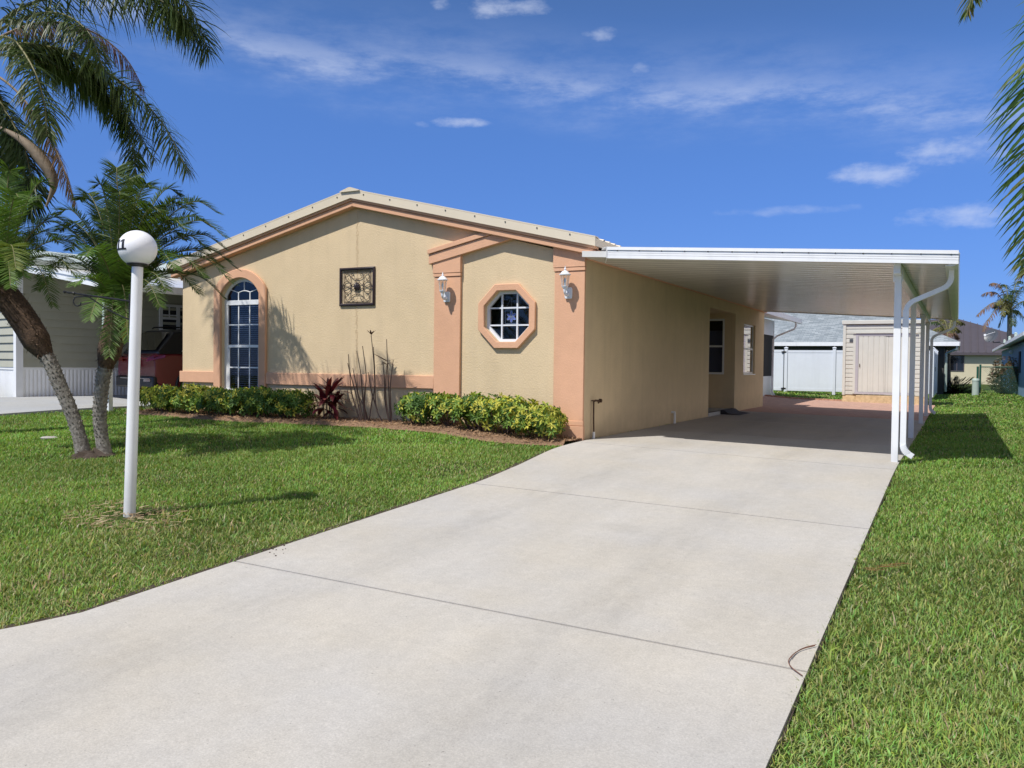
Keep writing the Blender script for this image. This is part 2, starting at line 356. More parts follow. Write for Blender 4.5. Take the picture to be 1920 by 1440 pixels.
def mth(op, a, b=None, c=None):
    n = nd('ShaderNodeMath', operation=op)
    for i, v in enumerate((a, b, c)):
        if v is None: continue
        if isinstance(v, (int, float)): n.inputs[i].default_value = v
        else: L.new(v, n.inputs[i])
    return n.outputs[0]
geo = nd('ShaderNodeTexCoord'); sep = nd('ShaderNodeSeparateXYZ'); L.new(geo.outputs['Generated'], sep.inputs[0])
az = mth('ARCTAN2', sep.outputs[0], sep.outputs[1]); el = mth('ARCSINE', sep.outputs[2])
comb = nd('ShaderNodeCombineXYZ'); L.new(az, comb.inputs[0]); L.new(el, comb.inputs[1])
def cn(scale, sx, sy, det=6, ro=.6, off=0):
    mp = nd('ShaderNodeMapping'); mp.inputs['Scale'].default_value = (sx, sy, 1); mp.inputs['Location'].default_value = (off, off*.7, 0); L.new(comb.outputs[0], mp.inputs[0])
    n = nd('ShaderNodeTexNoise'); n.inputs['Scale'].default_value = scale; n.inputs['Detail'].default_value = det; n.inputs['Roughness'].default_value = ro; L.new(mp.outputs[0], n.inputs['Vector']); return n.outputs['Fac']
def ae(x, y):
    d = ray(x, y); d = d/np.linalg.norm(d); return math.atan2(d[0], d[1]), math.asin(d[2])
wisp = cn(9, 1, 3.2, 8, .66, 3.1); puff = cn(26, 1, 2.0, 6, .6, 1.7); soft = cn(4, 1, 2, 3, .5, 5)
total = None
def addc(v):
    global total
    total = v if total is None else mth('MAXIMUM', total, v)
def smooth(v, a, b):
    n = nd('ShaderNodeMapRange', interpolation_type='SMOOTHSTEP'); n.inputs['From Min'].default_value = a; n.inputs['From Max'].default_value = b; L.new(v, n.inputs['Value']); return n.outputs[0]
# cirrus band: elevation as a function of azimuth
bp_ = [ae(*p) for p in [(380, 40), (560, 92), (760, 112), (1000, 140), (1200, 165), (1450, 160), (1650, 178), (1880, 190)]]
cu = nd('ShaderNodeFloatCurve'); cm = cu.mapping; A0, A1 = -1.2, .5; cmc = cm.curves[0]
E0, E1 = .2, .7
for i, (a, e) in enumerate(bp_):
    pos = ((a-A0)/(A1-A0), (e-E0)/(E1-E0))
    cmc.points.new(*pos)
cmc.points[0].location = (0, (bp_[0][1]+.1-E0)/(E1-E0)); cmc.points[-1].location = (1, (bp_[-1][1]-E0)/(E1-E0)); cm.update()
L.new(mth('DIVIDE', mth('SUBTRACT', az, A0), A1-A0), cu.inputs['Value'])
bel = mth('ADD', mth('MULTIPLY', cu.outputs[0], E1-E0), E0)
dist = mth('SUBTRACT', mth('ADD', el, mth('MULTIPLY', mth('SUBTRACT', wisp, .5), .05)), bel)
up_side = smooth(mth('ABSOLUTE', dist), .075, .0)
tight = mth('POWER', smooth(mth('ABSOLUTE', mth('ADD', dist, .006)), .03, 0), 1.3)
addc(mth('MULTIPLY', up_side, smooth(wisp, .32, .85)))
cir = mth('ADD', mth('MULTIPLY', total, .26), mth('MULTIPLY', tight, mth('MULTIPLY', smooth(wisp, .3, .7), .22)))
total = cir
def puffs(px, py, wx, wy, s):
    a, e = ae(px, py); r2 = mth('ADD', mth('POWER', mth('DIVIDE', mth('SUBTRACT', az, a), wx/1500), 2), mth('POWER', mth('DIVIDE', mth('SUBTRACT', el, e), wy/1500), 2))
    k = mth('ADD', mth('SUBTRACT', 1, r2), mth('MULTIPLY', mth('SUBTRACT', puff, .5), 3.0))
    addc(mth('MULTIPLY', smooth(k, .1, 1.7), s))
for a in [(940, 14, 90, 20, .55), (825, 8, 26, 14, .5), (1125, 63, 34, 14, .42), (1200, 128, 24, 14, .32), (860, 229, 60, 11, .5), (790, 233, 18, 8, .35), (1640, 325, 90, 26, .50),
          (1790, 283, 110, 26, .48), (1800, 405, 100, 22, .45), (1470, 395, 130, 10, .25), (1095, 170, 26, 12, .3), (250, 300, 60, 20, .12)]: puffs(*a)
hs = nd('ShaderNodeHueSaturation'); hs.inputs['Saturation'].default_value = 1.0; hs.inputs['Value'].default_value = 1.0
# bluer low sky; unseen upper sky warmed and brightened to fill the shade
tint = nd('ShaderNodeMix', data_type='RGBA', blend_type='MULTIPLY'); tint.inputs['Factor'].default_value = 1; L.new(sky.outputs[0], tint.inputs['A'])
tr_ = nd('ShaderNodeValToRGB'); L.new(el, tr_.inputs['Fac']); e_ = tr_.color_ramp.elements
e_[0].position = 0; e_[0].color = (.28, .44, 1.02, 1); e_[1].position = .64; e_[1].color = (1.0, 1.0, 1.1, 1)
e3 = e_.new(.30); e3.color = (.60, .87, 1.38, 1); e5 = e_.new(.47); e5.color = (.62, .80, 1.06, 1); e4 = e_.new(1.0); e4.color = (2.1, 1.65, 1.15, 1)
L.new(tr_.outputs['Color'], tint.inputs['B']); L.new(tint.outputs['Result'], hs.inputs['Color'])
mixc = nd('ShaderNodeMix', data_type='RGBA'); L.new(total, mixc.inputs['Factor']); L.new(hs.outputs[0], mixc.inputs['A']); mixc.inputs['B'].default_value = (7.2, 7.9, 9.6, 1)
# added warm glow in the unseen east sky, lifts shaded side wall and carport
east = mth('MULTIPLY', mth('MULTIPLY', smooth(az, .30, .95), smooth(az, 2.9, 2.2)), mth('MULTIPLY', smooth(el, .95, .45), mth('ADD', .45, mth('MULTIPLY', smooth(soft, .35, .65), .5))))
mix2 = nd('ShaderNodeMix', data_type='RGBA'); L.new(east, mix2.inputs['Factor']); L.new(mixc.outputs['Result'], mix2.inputs['A']); mix2.inputs['B'].default_value = (11.5, 9.8, 8.0, 1)
L.new(mix2.outputs['Result'], bg.inputs['Color'])
sc.view_settings.view_transform = 'Standard'; sc.view_settings.look = 'None'; sc.view_settings.exposure = 0; sc.view_settings.gamma = 1
# ================================================================ SETTING: ground sheet, driveway, patio, road
PAVE = (-1.25, 4.27, 10.0, 19.7)
def on_hard(x, y, m=0.0):
    """true on driveway, slab, pavers"""
    if y < 10.0: return drive_left(y)-m < x < drive_right(y)+m
    if y < PAVE[3]+m: return PAVE[0]-m < x < PAVE[1]+m
    return False
ND = [ony(*p) for p in ()]
O_N = Vector((-14.34, .38, .19))                             # front right corner of the neighbour's house
UN = Vector((.208, .978, 0)).normalized(); VN = Vector((UN.y, -UN.x, 0))
def nloc(u, v, z=0): return O_N+UN*u+VN*v+Vector((0, 0, z))
def n_uv(x, y):
    d = Vector((x, y, 0))-Vector((O_N.x, O_N.y, 0)); return d.dot(UN), d.dot(VN)
def on_ndrive(x, y, m=0):
    u, v = n_uv(x, y); return -9 < u < 16 and -.2-m < v < 4.42+m+(0 if u > -1.2 else .0)
def in_bed(x, y, m=0):
    yb = -.98+.1*math.sin(x*1.3)+.25*ss(-1.2, 0, x)-.12*ss(-2.2, -.6, x)*(1-ss(-.6, .1, x))
    return -9.0-m < x < .05 and yb-m < y < .3
def in_house(x, y): return -8.5 < x < 0 and y > -.02 and y < 13.1
xs = sorted(set([-400, -250, -150, -100, -70, -50, -40] + list(np.arange(-32, -10, 1.0)) + list(np.arange(-10, 0, .5)) + [-.25, .0, .25, .29, .315, .335] + list(np.arange(.36, 4.2, .56)) + [4.255, 4.285] + list(np.arange(4.5, 9, .4)) + list(np.arange(9, 24, 1.5)) + [30, 40, 60, 90, 140, 250, 400]))
ys = sorted(set([-60, -40, -25, -18, -14] + list(np.arange(-12.5, 2, .4)) + list(np.arange(2, 24, 1.0)) + list(np.arange(24, 60, 3)) + [70, 90, 130, 200, 350, 600]))
g = MB(); vs = []
for y in ys:
    for x in xs:
        z = G(x, y)-.03
        if on_hard(x, y, .0): z -= .06
        if on_ndrive(x, y, .1): z -= .05
        if y < -12.4: z -= .06
        vs.append((x, y, z))
nx = len(xs)
g.add(vs, [(j*nx+i, j*nx+i+1, (j+1)*nx+i+1, (j+1)*nx+i) for j in range(len(ys)-1) for i in range(nx-1)], 0, True)
g.build('lawn', MAT['lawn_soil'], kind='structure')

# driveway: slabs between control joints (each joint y = a + b*x)
joints = [(-12.4, 0), (-10.5, 0), (-7.180, -.013), (-3.835, -.025), (-.30, -.075), (2.6, -.01), (6.3, 0), (10.0, 0)]
d = MB(); slab_under = MB()
for (a0, b0), (a1, b1) in zip(joints, joints[1:]):
    n = max(4, int((a1-a0)/.3)); cols = 9; top = []
    for j in range(n+1):
        t = j/n
        for i in range(cols):
            s = i/(cols-1); y = 0
            for _ in range(3):
                xl, xr = drive_left(y if _ else (a0+(a1-a0)*t)), drive_right(y if _ else (a0+(a1-a0)*t)); x = xl+(xr-xl)*s
                ya = a0+b0*x+(.011 if a0 > -12.4 else 0); yb = a1+b1*x-(.011 if a1 < 10 else .004); y = ya+(yb-ya)*t
            top.append((x, y, G(x, y)))
    f = [(j*cols+i, j*cols+i+1, (j+1)*cols+i+1, (j+1)*cols+i) for j in range(n) for i in range(cols-1)]
    k = len(top); rim = [i for i in range(cols)]+[(j+1)*cols-1 for j in range(1, n+1)]+[n*cols+i for i in range(cols-2, -1, -1)]+[j*cols for j in range(n-1, 0, -1)]
    low = [(top[i][0], top[i][1], top[i][2]-.07) for i in rim]
    f += [(rim[q], k+q, k+(q+1) % len(rim), rim[(q+1) % len(rim)]) for q in range(len(rim))]
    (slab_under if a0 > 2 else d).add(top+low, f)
dw = d.build('driveway', MAT['concrete'], kind='structure'); slab_under.build('carport_slab', MAT['concrete_shade_tint'], kind='structure')
# strips of bare soil where the lawn was edged
p = MB(); ysx = list(np.arange(-12.3, -1.2, .2))
for sgn, fx, wd in ((-1, drive_left, .075), (1, drive_right, .012)):
    a = [(fx(y)+sgn*.002, y, G(fx(y), y)-.018) for y in ysx]; b2 = [(fx(y)+sgn*(wd*(1+.3*math.sin(y*7))), y, G(fx(y), y)-.008) for y in ysx]; k = len(ysx)
    p.add(a+b2, [(i, i+1, k+i+1, k+i) for i in range(k-1)])
p.build('soil_edge', MAT['soil_chip'], kind='structure')
# brick paver patio behind the slab with a soldier border
p = MB(); x0, x1, y0, y1 = PAVE; N_ = 12
top = [(x0+(x1-x0)*i/N_, y0+(y1-y0)*j/N_, G(x0+(x1-x0)*i/N_, 12)) for j in range(N_+1) for i in range(N_+1)]
p.add(top, [(j*(N_+1)+i, j*(N_+1)+i+1, (j+1)*(N_+1)+i+1, (j+1)*(N_+1)+i) for j in range(N_) for i in range(N_)])
p.build('paver_patio', MAT['pavers'], kind='structure')
mat('border_brick', (.40, .20, .13), .85, .3, 9, col2=(.52, .30, .20))
p = MB(); x = PAVE[0]
while x < 1.4:
    h = G(x, 19)+.045; p.box(x+.004, x+.212, 19.7, 19.86, h-.15, h+random.uniform(-.004, .004)); x += .216
p.build('brick_border', MAT['border_brick'], kind='structure')
# street behind the camera
p = MB(); p.box(-60, 60, -20, -12.45, -.75, G(0, -12.5)-.03); p.build('road', MAT['asphalt'], kind='structure')
# neighbour's concrete pad and drive
p = MB(); cols = 5; rows = 26; top = []
for j in range(rows):
    for i in range(cols):
        q = nloc(-9+25*j/(rows-1), 4.42*i/(cols-1)-.1); u = -9+25*j/(rows-1)
        top.append((q.x, q.y, max(G(q.x, q.y)+.012, .0) if u > 2 else G(q.x, q.y)+.02))
f = [(j*cols+i, j*cols+i+1, (j+1)*cols+i+1, (j+1)*cols+i) for j in range(rows-1) for i in range(cols-1)]
k = len(top); rim = [i for i in range(cols)]+[(j+1)*cols-1 for j in range(1, rows)]+[(rows-1)*cols+i for i in range(cols-2, -1, -1)]+[j*cols for j in range(rows-2, 0, -1)]
p.add(top+[(top[i][0], top[i][1], top[i][2]-.15) for i in rim], f+[(rim[q], k+q, k+(q+1) % len(rim), rim[(q+1) % len(rim)]) for q in range(len(rim))])
p.build('neighbor_driveway', MAT['concrete_grey'], kind='structure')
# mulch bed along the front wall
p = MB(); mxs = list(np.arange(-9.0, .05, .15)); pr_ = []
for x in mxs:
    yb = -.98+.1*math.sin(x*1.3)+.25*ss(-1.2, 0, x)-.12*ss(-2.2, -.6, x)*(1-ss(-.6, .1, x))
    for t in (0, .08, .35, .7, 1):
        y = yb+(.06-yb)*t; pr_.append((x, y, G(x, y)+(-.02 if t == 0 else .025+.02*math.sin(7*x+9*t))))
p.add(pr_, [(i*5+j, (i+1)*5+j, (i+1)*5+j+1, i*5+j+1) for i in range(len(mxs)-1) for j in range(4)], 0, True)
p.build('mulch_bed', MAT['mulch'], kind='structure')

# ================================================================ THE HOUSE
W, HS, LEN = 8.472, 2.72, 13.07; MX = -W/2; SL = .236
def rake_z(x, top): return top-SL*abs(x-MX)
house = thing('house', 'tan stucco house with peach trim, gable front and attached white carport', 'house', (MX, 0, 0))
# front wall with arched and octagonal openings
def arch(cx, hw, zb, zs, zt, n=18):                         # closed loop: bottom-left, bottom-right, then over the arch
    rise = zt-zs; R = (hw*hw+rise*rise)/(2*rise); zc = zt-R; a0 = math.asin(hw/R)
    return [(cx-hw, zb), (cx+hw, zb)]+[(cx+R*math.sin(a0-2*a0*i/n), zc+R*math.cos(a0-2*a0*i/n)) for i in range(n+1)]
def octo(cx, cz, h): 
    k = h*math.tan(PI/8); return [(cx-k, cz-h), (cx+k, cz-h), (cx+h, cz-k), (cx+h, cz+k), (cx+k, cz+h), (cx-k, cz+h), (cx-h, cz+k), (cx-h, cz-k)]
AX, OX, OZ = -6.935, -1.305, 1.852
a_in, a_out = arch(AX, .485, .52, 2.36, 2.655), arch(AX, .655, .52, 2.45, 2.82)
o_in, o_out = octo(OX, OZ, .395), octo(OX, OZ, .50)
outer = [(-W, -.25), (0, -.25), (0, HS), (MX, rake_z(MX, 3.80)), (-W, HS)]
fw = holed(outer, [a_in, o_in], lambda x, z: (x, 0, z), (0, .11, 0)); fw.build('wall', MAT['stucco'], house)
# right side wall with entry alcove and a window
al = [(7.1, .075), (9.58, .075), (9.58, 2.43), (7.1, 2.43)]; sw = [(10.53, .93), (11.90, .93), (11.90, 2.24), (10.53, 2.24)]
s = holed([(0, -.25), (LEN, -.25), (LEN, HS), (0, HS)], [al], lambda y, z: (0, y, z), (0, 0, 0))
s = holed([(0, -.25), (LEN, -.25), (LEN, HS), (0, HS)], [al, sw], lambda y, z: (0, y, z), (-.09, 0, 0)); s.build('wall', MAT['stucco'], house)
m = MB(); m.add([(-W, 0, -.25), (-W, LEN, -.25), (-W, LEN, HS), (-W, 0, HS)], [(0,1,2,3)]); m.build('wall', MAT['stucco'], house)
m = MB(); m.add([(0, LEN, -.25), (-W, LEN, -.25), (-W, LEN, HS), (MX, LEN, 3.8), (0, LEN, HS)], [(0,1,2,3,4)]); m.build('wall', MAT['stucco'], house)
# alcove (recessed entry): end walls, back wall, ceiling, floor, window in the far end wall, door in the back wall
m = MB(); xb = -1.35; WR = -.27
ew = holed([(xb, .075), (-.091, .075), (-.091, 2.43), (xb, 2.43)], [[(-1.05, .92), (WR, .92), (WR, 2.31), (-1.05, 2.31)]], lambda x, z: (x, 9.58, z), (0, .06, 0))
m._m(ew, None); m.add([(xb, 7.1, .075), (xb, 9.58, .075), (xb, 9.58, 2.43), (xb, 7.1, 2.43)], [(0,1,2,3)])
m.add([(xb, 7.1, .075), (-.091, 7.1, .075), (-.091, 7.1, 2.43), (xb, 7.1, 2.43)], [(0,1,2,3)])
m.add([(xb, 7.1, 2.43), (-.091, 7.1, 2.43), (-.091, 9.58, 2.43), (xb, 9.58, 2.43)], [(0,1,2,3)]); m.build('entry_alcove', MAT['stucco'], house)
m = MB(); m.box(xb, .012, 7.1, 9.58, -.05, .075); m.build('doorstep', MAT['concrete_grey'], house)
m = MB(); m.box(xb+.005, xb+.045, 7.8, 8.75, .08, 2.12); dr = m.build('door', MAT['white_vinyl'], house); m = MB(); m.box(xb+.046, xb+.1, 8.64, 8.69, 1.02, 1.07); m.build('handle', MAT['brass'], dr)
def window(name, fr_boxes, panes, parent, gm='glass', blind=None):
    m = MB()
    for b in fr_boxes: m.box(*b)
    f = m.build(name, MAT['window_frame'], parent, bevel=.003)
    m = MB()
    for b in panes: m.box(*b)
    m.build('pane', MAT[gm], f)
    if blind: blind(f)
    return f
Y0, Y1 = 9.595, 9.632
def shade(f):
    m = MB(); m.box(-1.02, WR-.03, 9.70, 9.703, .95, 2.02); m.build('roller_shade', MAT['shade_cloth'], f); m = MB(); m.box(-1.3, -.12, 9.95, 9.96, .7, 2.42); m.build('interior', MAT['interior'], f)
window('window', [(-1.05, WR, Y0-.03, Y1, .92, .97), (-1.05, WR, Y0-.03, Y1, 2.26, 2.31), (-1.05, -1.005, Y0-.028, Y1, .971, 2.259), (WR-.045, WR, Y0-.028, Y1, .971, 2.259), (-1.004, WR-.046, Y0-.02, Y1, 1.60, 1.645)],
       [(-1.005, WR-.045, 9.61, 9.614, .97, 2.26)], house, 'glass', shade)
def dark(f):
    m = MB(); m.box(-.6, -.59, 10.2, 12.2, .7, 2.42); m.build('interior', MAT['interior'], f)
window('window', [(-.085, -.045, 10.53, 11.90, .93, .975), (-.085, -.045, 10.53, 11.90, 2.20, 2.24), (-.084, -.046, 10.53, 10.57, .976, 2.199), (-.084, -.046, 11.86, 11.90, .976, 2.199), (-.083, -.04, 10.571, 11.859, 1.57, 1.615), (-.10, .02, 10.5, 11.93, .9, .928)],
       [(-.068, -.064, 10.57, 11.86, .975, 2.20)], house, 'mirror_glass', dark)
# roof: two ribbed metal planes, gable trim, ridge cap
YF, YB, XE = -.20, LEN+.3, .222
m = MB()
for sgn in (1, -1):
    xe = MX+sgn*(W/2+XE)
    def P(x, y, dz=0): return (x, y, rake_z(x, 4.00)+dz)
    m.prism([P(MX, YF+.02), P(xe, YF+.02), P(xe, YF+.02, -.035), P(MX, YF+.02, -.035)], (0, YB-YF-.02, 0))
    y = YF+.1
    while y < YB:
        m.prism([P(MX, y, .0), P(MX, y+.018, .022), P(MX, y+.05, .022), P(MX, y+.068, .0)], Vector(P(xe, y))-Vector(P(MX, y))); y += .229
roof = m.build('roof', MAT['roof_metal'], house)
m = MB()
for sgn in (1, -1):                                         # rake trim on front, its underside return
    xe = MX+sgn*(W/2+XE)
    m.prism([(MX, YF, 3.885), (xe, YF, rake_z(xe, 3.885)), (xe, YF, rake_z(xe, 4.012)), (MX, YF, 4.025)], (0, .022, 0))
    m.prism([(MX, YF-.002, 4.025), (xe, YF-.002, rake_z(xe, 4.012)+.001), (xe, YF-.002, rake_z(xe, 4.03)), (MX, YF-.002, 4.045)], (0, .12, 0))
    m.prism([(xe-.002*sgn, YF+.022, rake_z(xe, 3.89)), (xe-.002*sgn, YF+.022, rake_z(xe, 3.998)), (xe-.03*sgn, YF+.022, rake_z(xe, 3.998)), (xe-.03*sgn, YF+.022, rake_z(xe, 3.89))], (0, YB-YF-.03, 0))
m.build('rake_trim', MAT['roof_metal'], roof)
m = MB()
for sgn in (1, -1):
    for i in range(9):
        x = MX+sgn*(.28+i*.54); m = MB(); m.box(x-.009, x+.009, YF-.008, YF-.001, rake_z(x, 3.972), rake_z(x, 3.972)+.02); m.build('screw', MAT['screw'], roof)
m = MB(); zc = 4.06
m.prism([(MX-.20, YF-.03, zc-.055), (MX-.02, YF-.03, zc-.0), (MX+.02, YF-.03, zc-.0), (MX+.20, YF-.03, zc-.055), (MX+.2, YF-.03, zc-.07), (MX-.2, YF-.03, zc-.07)], (0, YB-YF+.04, 0)); m.build('ridge_cap', MAT['roof_metal'], roof)
# stepped peach fascia under the rake, soffits
m = MB()
for sgn in (1, -1):
    for yb, zt, zb, xo in ((-.175, 3.905, 3.845, .20), (-.135, 3.86, 3.835, .18), (-.150, 3.84, 3.752, .165)):
        xe = MX+sgn*(W/2+xo)
        if xo == .18: continue
        m.prism([(MX, yb, zt), (xe, yb, rake_z(xe, zt)), (xe, yb, rake_z(xe, zb)), (MX, yb, zb)], (0, -yb-.003 if xo > .17 else -yb-.002, 0))
m.build('fascia', MAT['trim_stucco'], house, bevel=.006)
m = MB()                                                    # side eave mouldings
for x0, x1 in ((.001, .20), (-W-.20, -W-.001)):
    m.box(x0, x1, .0, LEN+.1, 2.735, 2.80)
    a, b = (x0, .07) if x0 > 0 else (-W-.07, x1)
    m.box(a, b, .0, LEN+.05, 2.665, 2.734); m.build('eave_trim', MAT['trim_stucco'], house, bevel=.008); m = MB()
# trims on the front wall
def onf(loop, y): return [(x, y, z) for x, z in loop]
m = MB(); m.ring(onf(a_out, -.055), onf(a_in, -.055), (0, .054, 0)); aw = None
arch_window = MB()
FX0, FX1 = AX-.425, AX+.425
def fb(x0, x1, z0, z1, y0=.065, y1=.105): arch_window.box(x0, x1, y0, y1, z0, z1)
fb(FX0-.06, FX0+.03, .5, 2.161); fb(FX1-.03, FX1+.06, .5, 2.161); fb(FX0-.06, FX1+.06, 2.162, 2.245, .06); fb(FX0+.031, FX1-.031, 1.365, 1.415, .058); fb(FX0-.06, FX1+.06, .50, .585, .05)
fb(FX0+.03, FX0+.065, .586, 1.364, .072); fb(FX1-.065, FX1-.03, .586, 1.364, .072)
for xm in (AX-.14, AX+.14): fb(xm-.011, xm+.011, .586, 1.364, .078, .092); fb(xm-.011, xm+.011, 1.416, 2.161, .078, .092)
for zm in (.99, 1.79): fb(FX0+.03, FX1-.03, zm-.011, zm+.011, .076, .094)
ai2 = arch(AX, .44, 2.24, 2.33, 2.60); arch_window.ring(onf(arch(AX, .50, 2.246, 2.37, 2.67), .068), onf(arch(AX, .435, 2.25, 2.325, 2.595), .068), (0, .036, 0))
for xm in (AX-.145, AX+.145): fb(xm-.010, xm+.010, 2.246, 2.40, .078, .092)
fb(AX-.010, AX+.010, 2.425, 2.60, .079, .091)
arc = [(AX-.145+.29*i/8, .085, 2.395+.03*math.sin(PI*i/8)) for i in range(9)]; arch_window.tube(arc, .010, 6)
for sg in (1, -1): arch_window.tube([(AX+sg*.145, .085, 2.395), (AX+sg*.42, .085, 2.475)], .010, 6)
awf = arch_window.build('arch_window', MAT['window_frame'], house)
m.build('window_trim', MAT['trim_stucco'], awf, bevel=.012)
m = MB(); m.prism(onf(arch(AX, .47, .52, 2.36, 2.65), .084), (0, .004, 0)); m.build('pane', MAT['glass'], awf)
m = MB(); z = .60
while z < 2.14: m.obox((FX0+.02, .165, z), (FX1-FX0-.04, 0, 0), (0, .03, .018), (0, 0, .003)); z += .040
m.build('blind', MAT['blind'], awf)
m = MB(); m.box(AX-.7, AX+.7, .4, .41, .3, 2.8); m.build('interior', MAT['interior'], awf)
m = MB(); m.ring(onf(o_out, -.055), onf(o_in, -.055), (0, .054, 0)); tr = m
m = MB(); m.ring(onf(octo(OX, OZ, .41), .055), onf(octo(OX, OZ, .352), .055), (0, .05, 0))
for xm in (OX-.135, OX+.135): m.box(xm-.012, xm+.012, .064, .096, OZ-.36, OZ+.36)
for zm in (OZ-.135, OZ+.135): m.box(OX-.36, OX+.36, .066, .094, zm-.012, zm+.012)
ow = m.build('octagon_window', MAT['white_vinyl'], house); tr.build('window_trim', MAT['trim_stucco'], ow, bevel=.010)
m = MB(); m.prism(onf(octo(OX, OZ, .355), .08), (0, .004, 0)); m.build('pane', MAT['clear_glass'], ow)
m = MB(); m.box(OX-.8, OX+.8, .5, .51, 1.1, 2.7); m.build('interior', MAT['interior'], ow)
m = MB(); m.box(-W-.045, AX-.657, -.04, -.001, .692, .905); m.box(-W-.045, -W-.001, -.001, .12, .692, .905); m.box(AX+.657, -2.635, -.04, -.001, .692, .905); m.build('band_trim', MAT['trim_stucco'], house, bevel=.008)
for x0, x1, ztop in ((-2.632, -2.14, None), (-.485, .004, None)):
    m = MB(); m.box(x0, x1, -.048, -.001, .20, 2.50)
    pil = m.build('pilaster', MAT['trim_stucco'], house, bevel=.006)
    m = MB(); m.box(x0-.012, x1+.008, -.062, -.001, 2.506, 2.556)
    t = [(x0-.02, 2.562), (x1+.008, 2.562), (x1+.008, 2.86 if x0 < -1 else rake_z(x1, 3.80)), (x0-.02, 2.74 if x0 < -1 else rake_z(x0, 3.80))]
    m.prism([(x, -.068, z) for x, z in t], (0, .067, 0)); m.build('capital', MAT['trim_stucco'], pil, bevel=.004)
    m = MB(); m.box(x0-.01, x1+.006, -.056, -.001, .205, .275); m.box(x0-.02, x1+.012, -.068, -.001, -.2, .199); m.build('base', MAT['trim_stucco'], pil, bevel=.004)
def bz(x, z0): return z0+.215*(x+2.70)
m = MB(); xr = -1.0
m.prism([(-2.72, -.088, 2.71), (xr, -.088, bz(xr, 2.71)), (xr, -.088, bz(xr, 2.865)), (-2.72, -.088, 2.865)], (0, .087, 0))
m.prism([(-2.73, -.112, 2.87), (xr-.2, -.112, bz(xr-.2, 2.87)), (xr-.2, -.112, bz(xr-.2, 2.945)), (-2.73, -.112, 2.945)], (0, .111, 0))
m.build('gable_beam', MAT['trim_stucco'], house, bevel=.006)
# rough seam where the two halves of the wall meet
m = MB(); z = .95
while z < 3.7:
    for _ in range(2):
        x = MX-.012+random.uniform(-.022, .03); h = random.uniform(.008, .03); w_ = random.uniform(.004, .012); m.obox((x, -.004, z+random.random()*.03), (w_, 0, random.uniform(-.004, .004)), (0, .006, 0), (0, 0, h))
    z += .028
z = .95
while z < 3.7: m.obox((MX-.004+.003*math.sin(z*9), -.003, z), (.007, 0, 0), (0, .0045, 0), (.002*math.sin(z*5), 0, .049)); z += .05
m.build('wall_seam', MAT['stucco'], house)
# screened room at the back of the house
sr = MB(); sx = -1.25; sy0, sy1 = LEN+.02, 21.3
sr.box(-7.5, sx, sy1-.06, sy1, .0, 2.8); sr.box(sx-.05, sx, sy0, sy1-.061, .0, .74); sr.box(sx-.05, sx, sy0, sy1-.061, 2.30, 2.86)
for yy in (sy0+.02, 15.6, 18.2, sy1-.14): sr.box(sx-.055, sx+.008, yy, yy+.08, .0, 2.8)
sr.box(sx-.06, sx+.014, sy0, sy1-.07, .74, .79)
scr = sr.build('screen_room', MAT['white_vinyl'], house)
m = MB(); m.box(sx-.028, sx-.024, sy0, sy1-.07, .79, 2.30); m.build('screen', MAT['screen_mesh'], scr)
m = MB(); m.prism([(-4.2, sy0+.2, 3.42), (-.42, sy0+.2, 2.80), (-.42, sy0+.2, 2.94), (-4.2, sy0+.2, 3.56)], (0, 8.3, 0)); m.box(-.419, -.30, sy0+.2, sy0+8.5, 2.76, 2.93); m.build('roof', MAT['white_metal'], scr)
m = MB(); yd = 20.6
m.sqtube([(-.36, yd, 2.77), (-.36, yd, 2.62), (-.42, yd, 2.52), (-1.02, yd, 2.27), (-1.15, yd, 2.15), (-1.17, yd, .2), (-1.05, yd-.05, .08)], .08, .06); m.build('downspout', MAT['white_metal'], scr)

# ================================================================ CARPORT
cp = thing('carport', 'white aluminium carport with flat pan roof beside tan house', 'carport', (4.2, .16, G(4.2, .16)))
CY0, CY1, CX0, CX1 = -.30, 12.4, .06, 4.885
def cz(x): return 2.672-.0635*(x-.06)                        # underside
m = MB(); y = CY0+.01
while y < CY1-.01:
    y2 = min(y+.3, CY1-.01)
    def U(x, dz): return (x, 0, cz(x)+dz)
    prof = [(y, .0), (y+.012, .0), (y+.02, .003), (y2-.02, .003), (y2-.008, 0), (y2, 0), (y2, .085), (y, .085)]
    m.prism([(CX0, py, cz(CX0)+dz) for py, dz in prof], (CX1-.03-CX0, 0, cz(CX1-.03)-cz(CX0))); y = y2+.0008
m.build('roof_panel', MAT['panel_white'], cp)
def fascia_run(x0, x1, y, sgn):
    m = MB()
    def st(za, zb, d0, d1): m.prism([(x0, y, cz(x0)+za), (x1, y, cz(x1)+za), (x1, y, cz(x1)+zb), (x0, y, cz(x0)+zb)], (0, sgn*d1, 0))
    st(-.018, .026, 0, .034); st(.027, .030, 0, .028); st(.031, .056, 0, .034); st(.057, .060, 0, .028); st(.061, .086, 0, .034); st(.0865, .098, 0, .020); st(.0985, .142, 0, .046)
    return m
m = fascia_run(.47, CX1, CY0, -1)
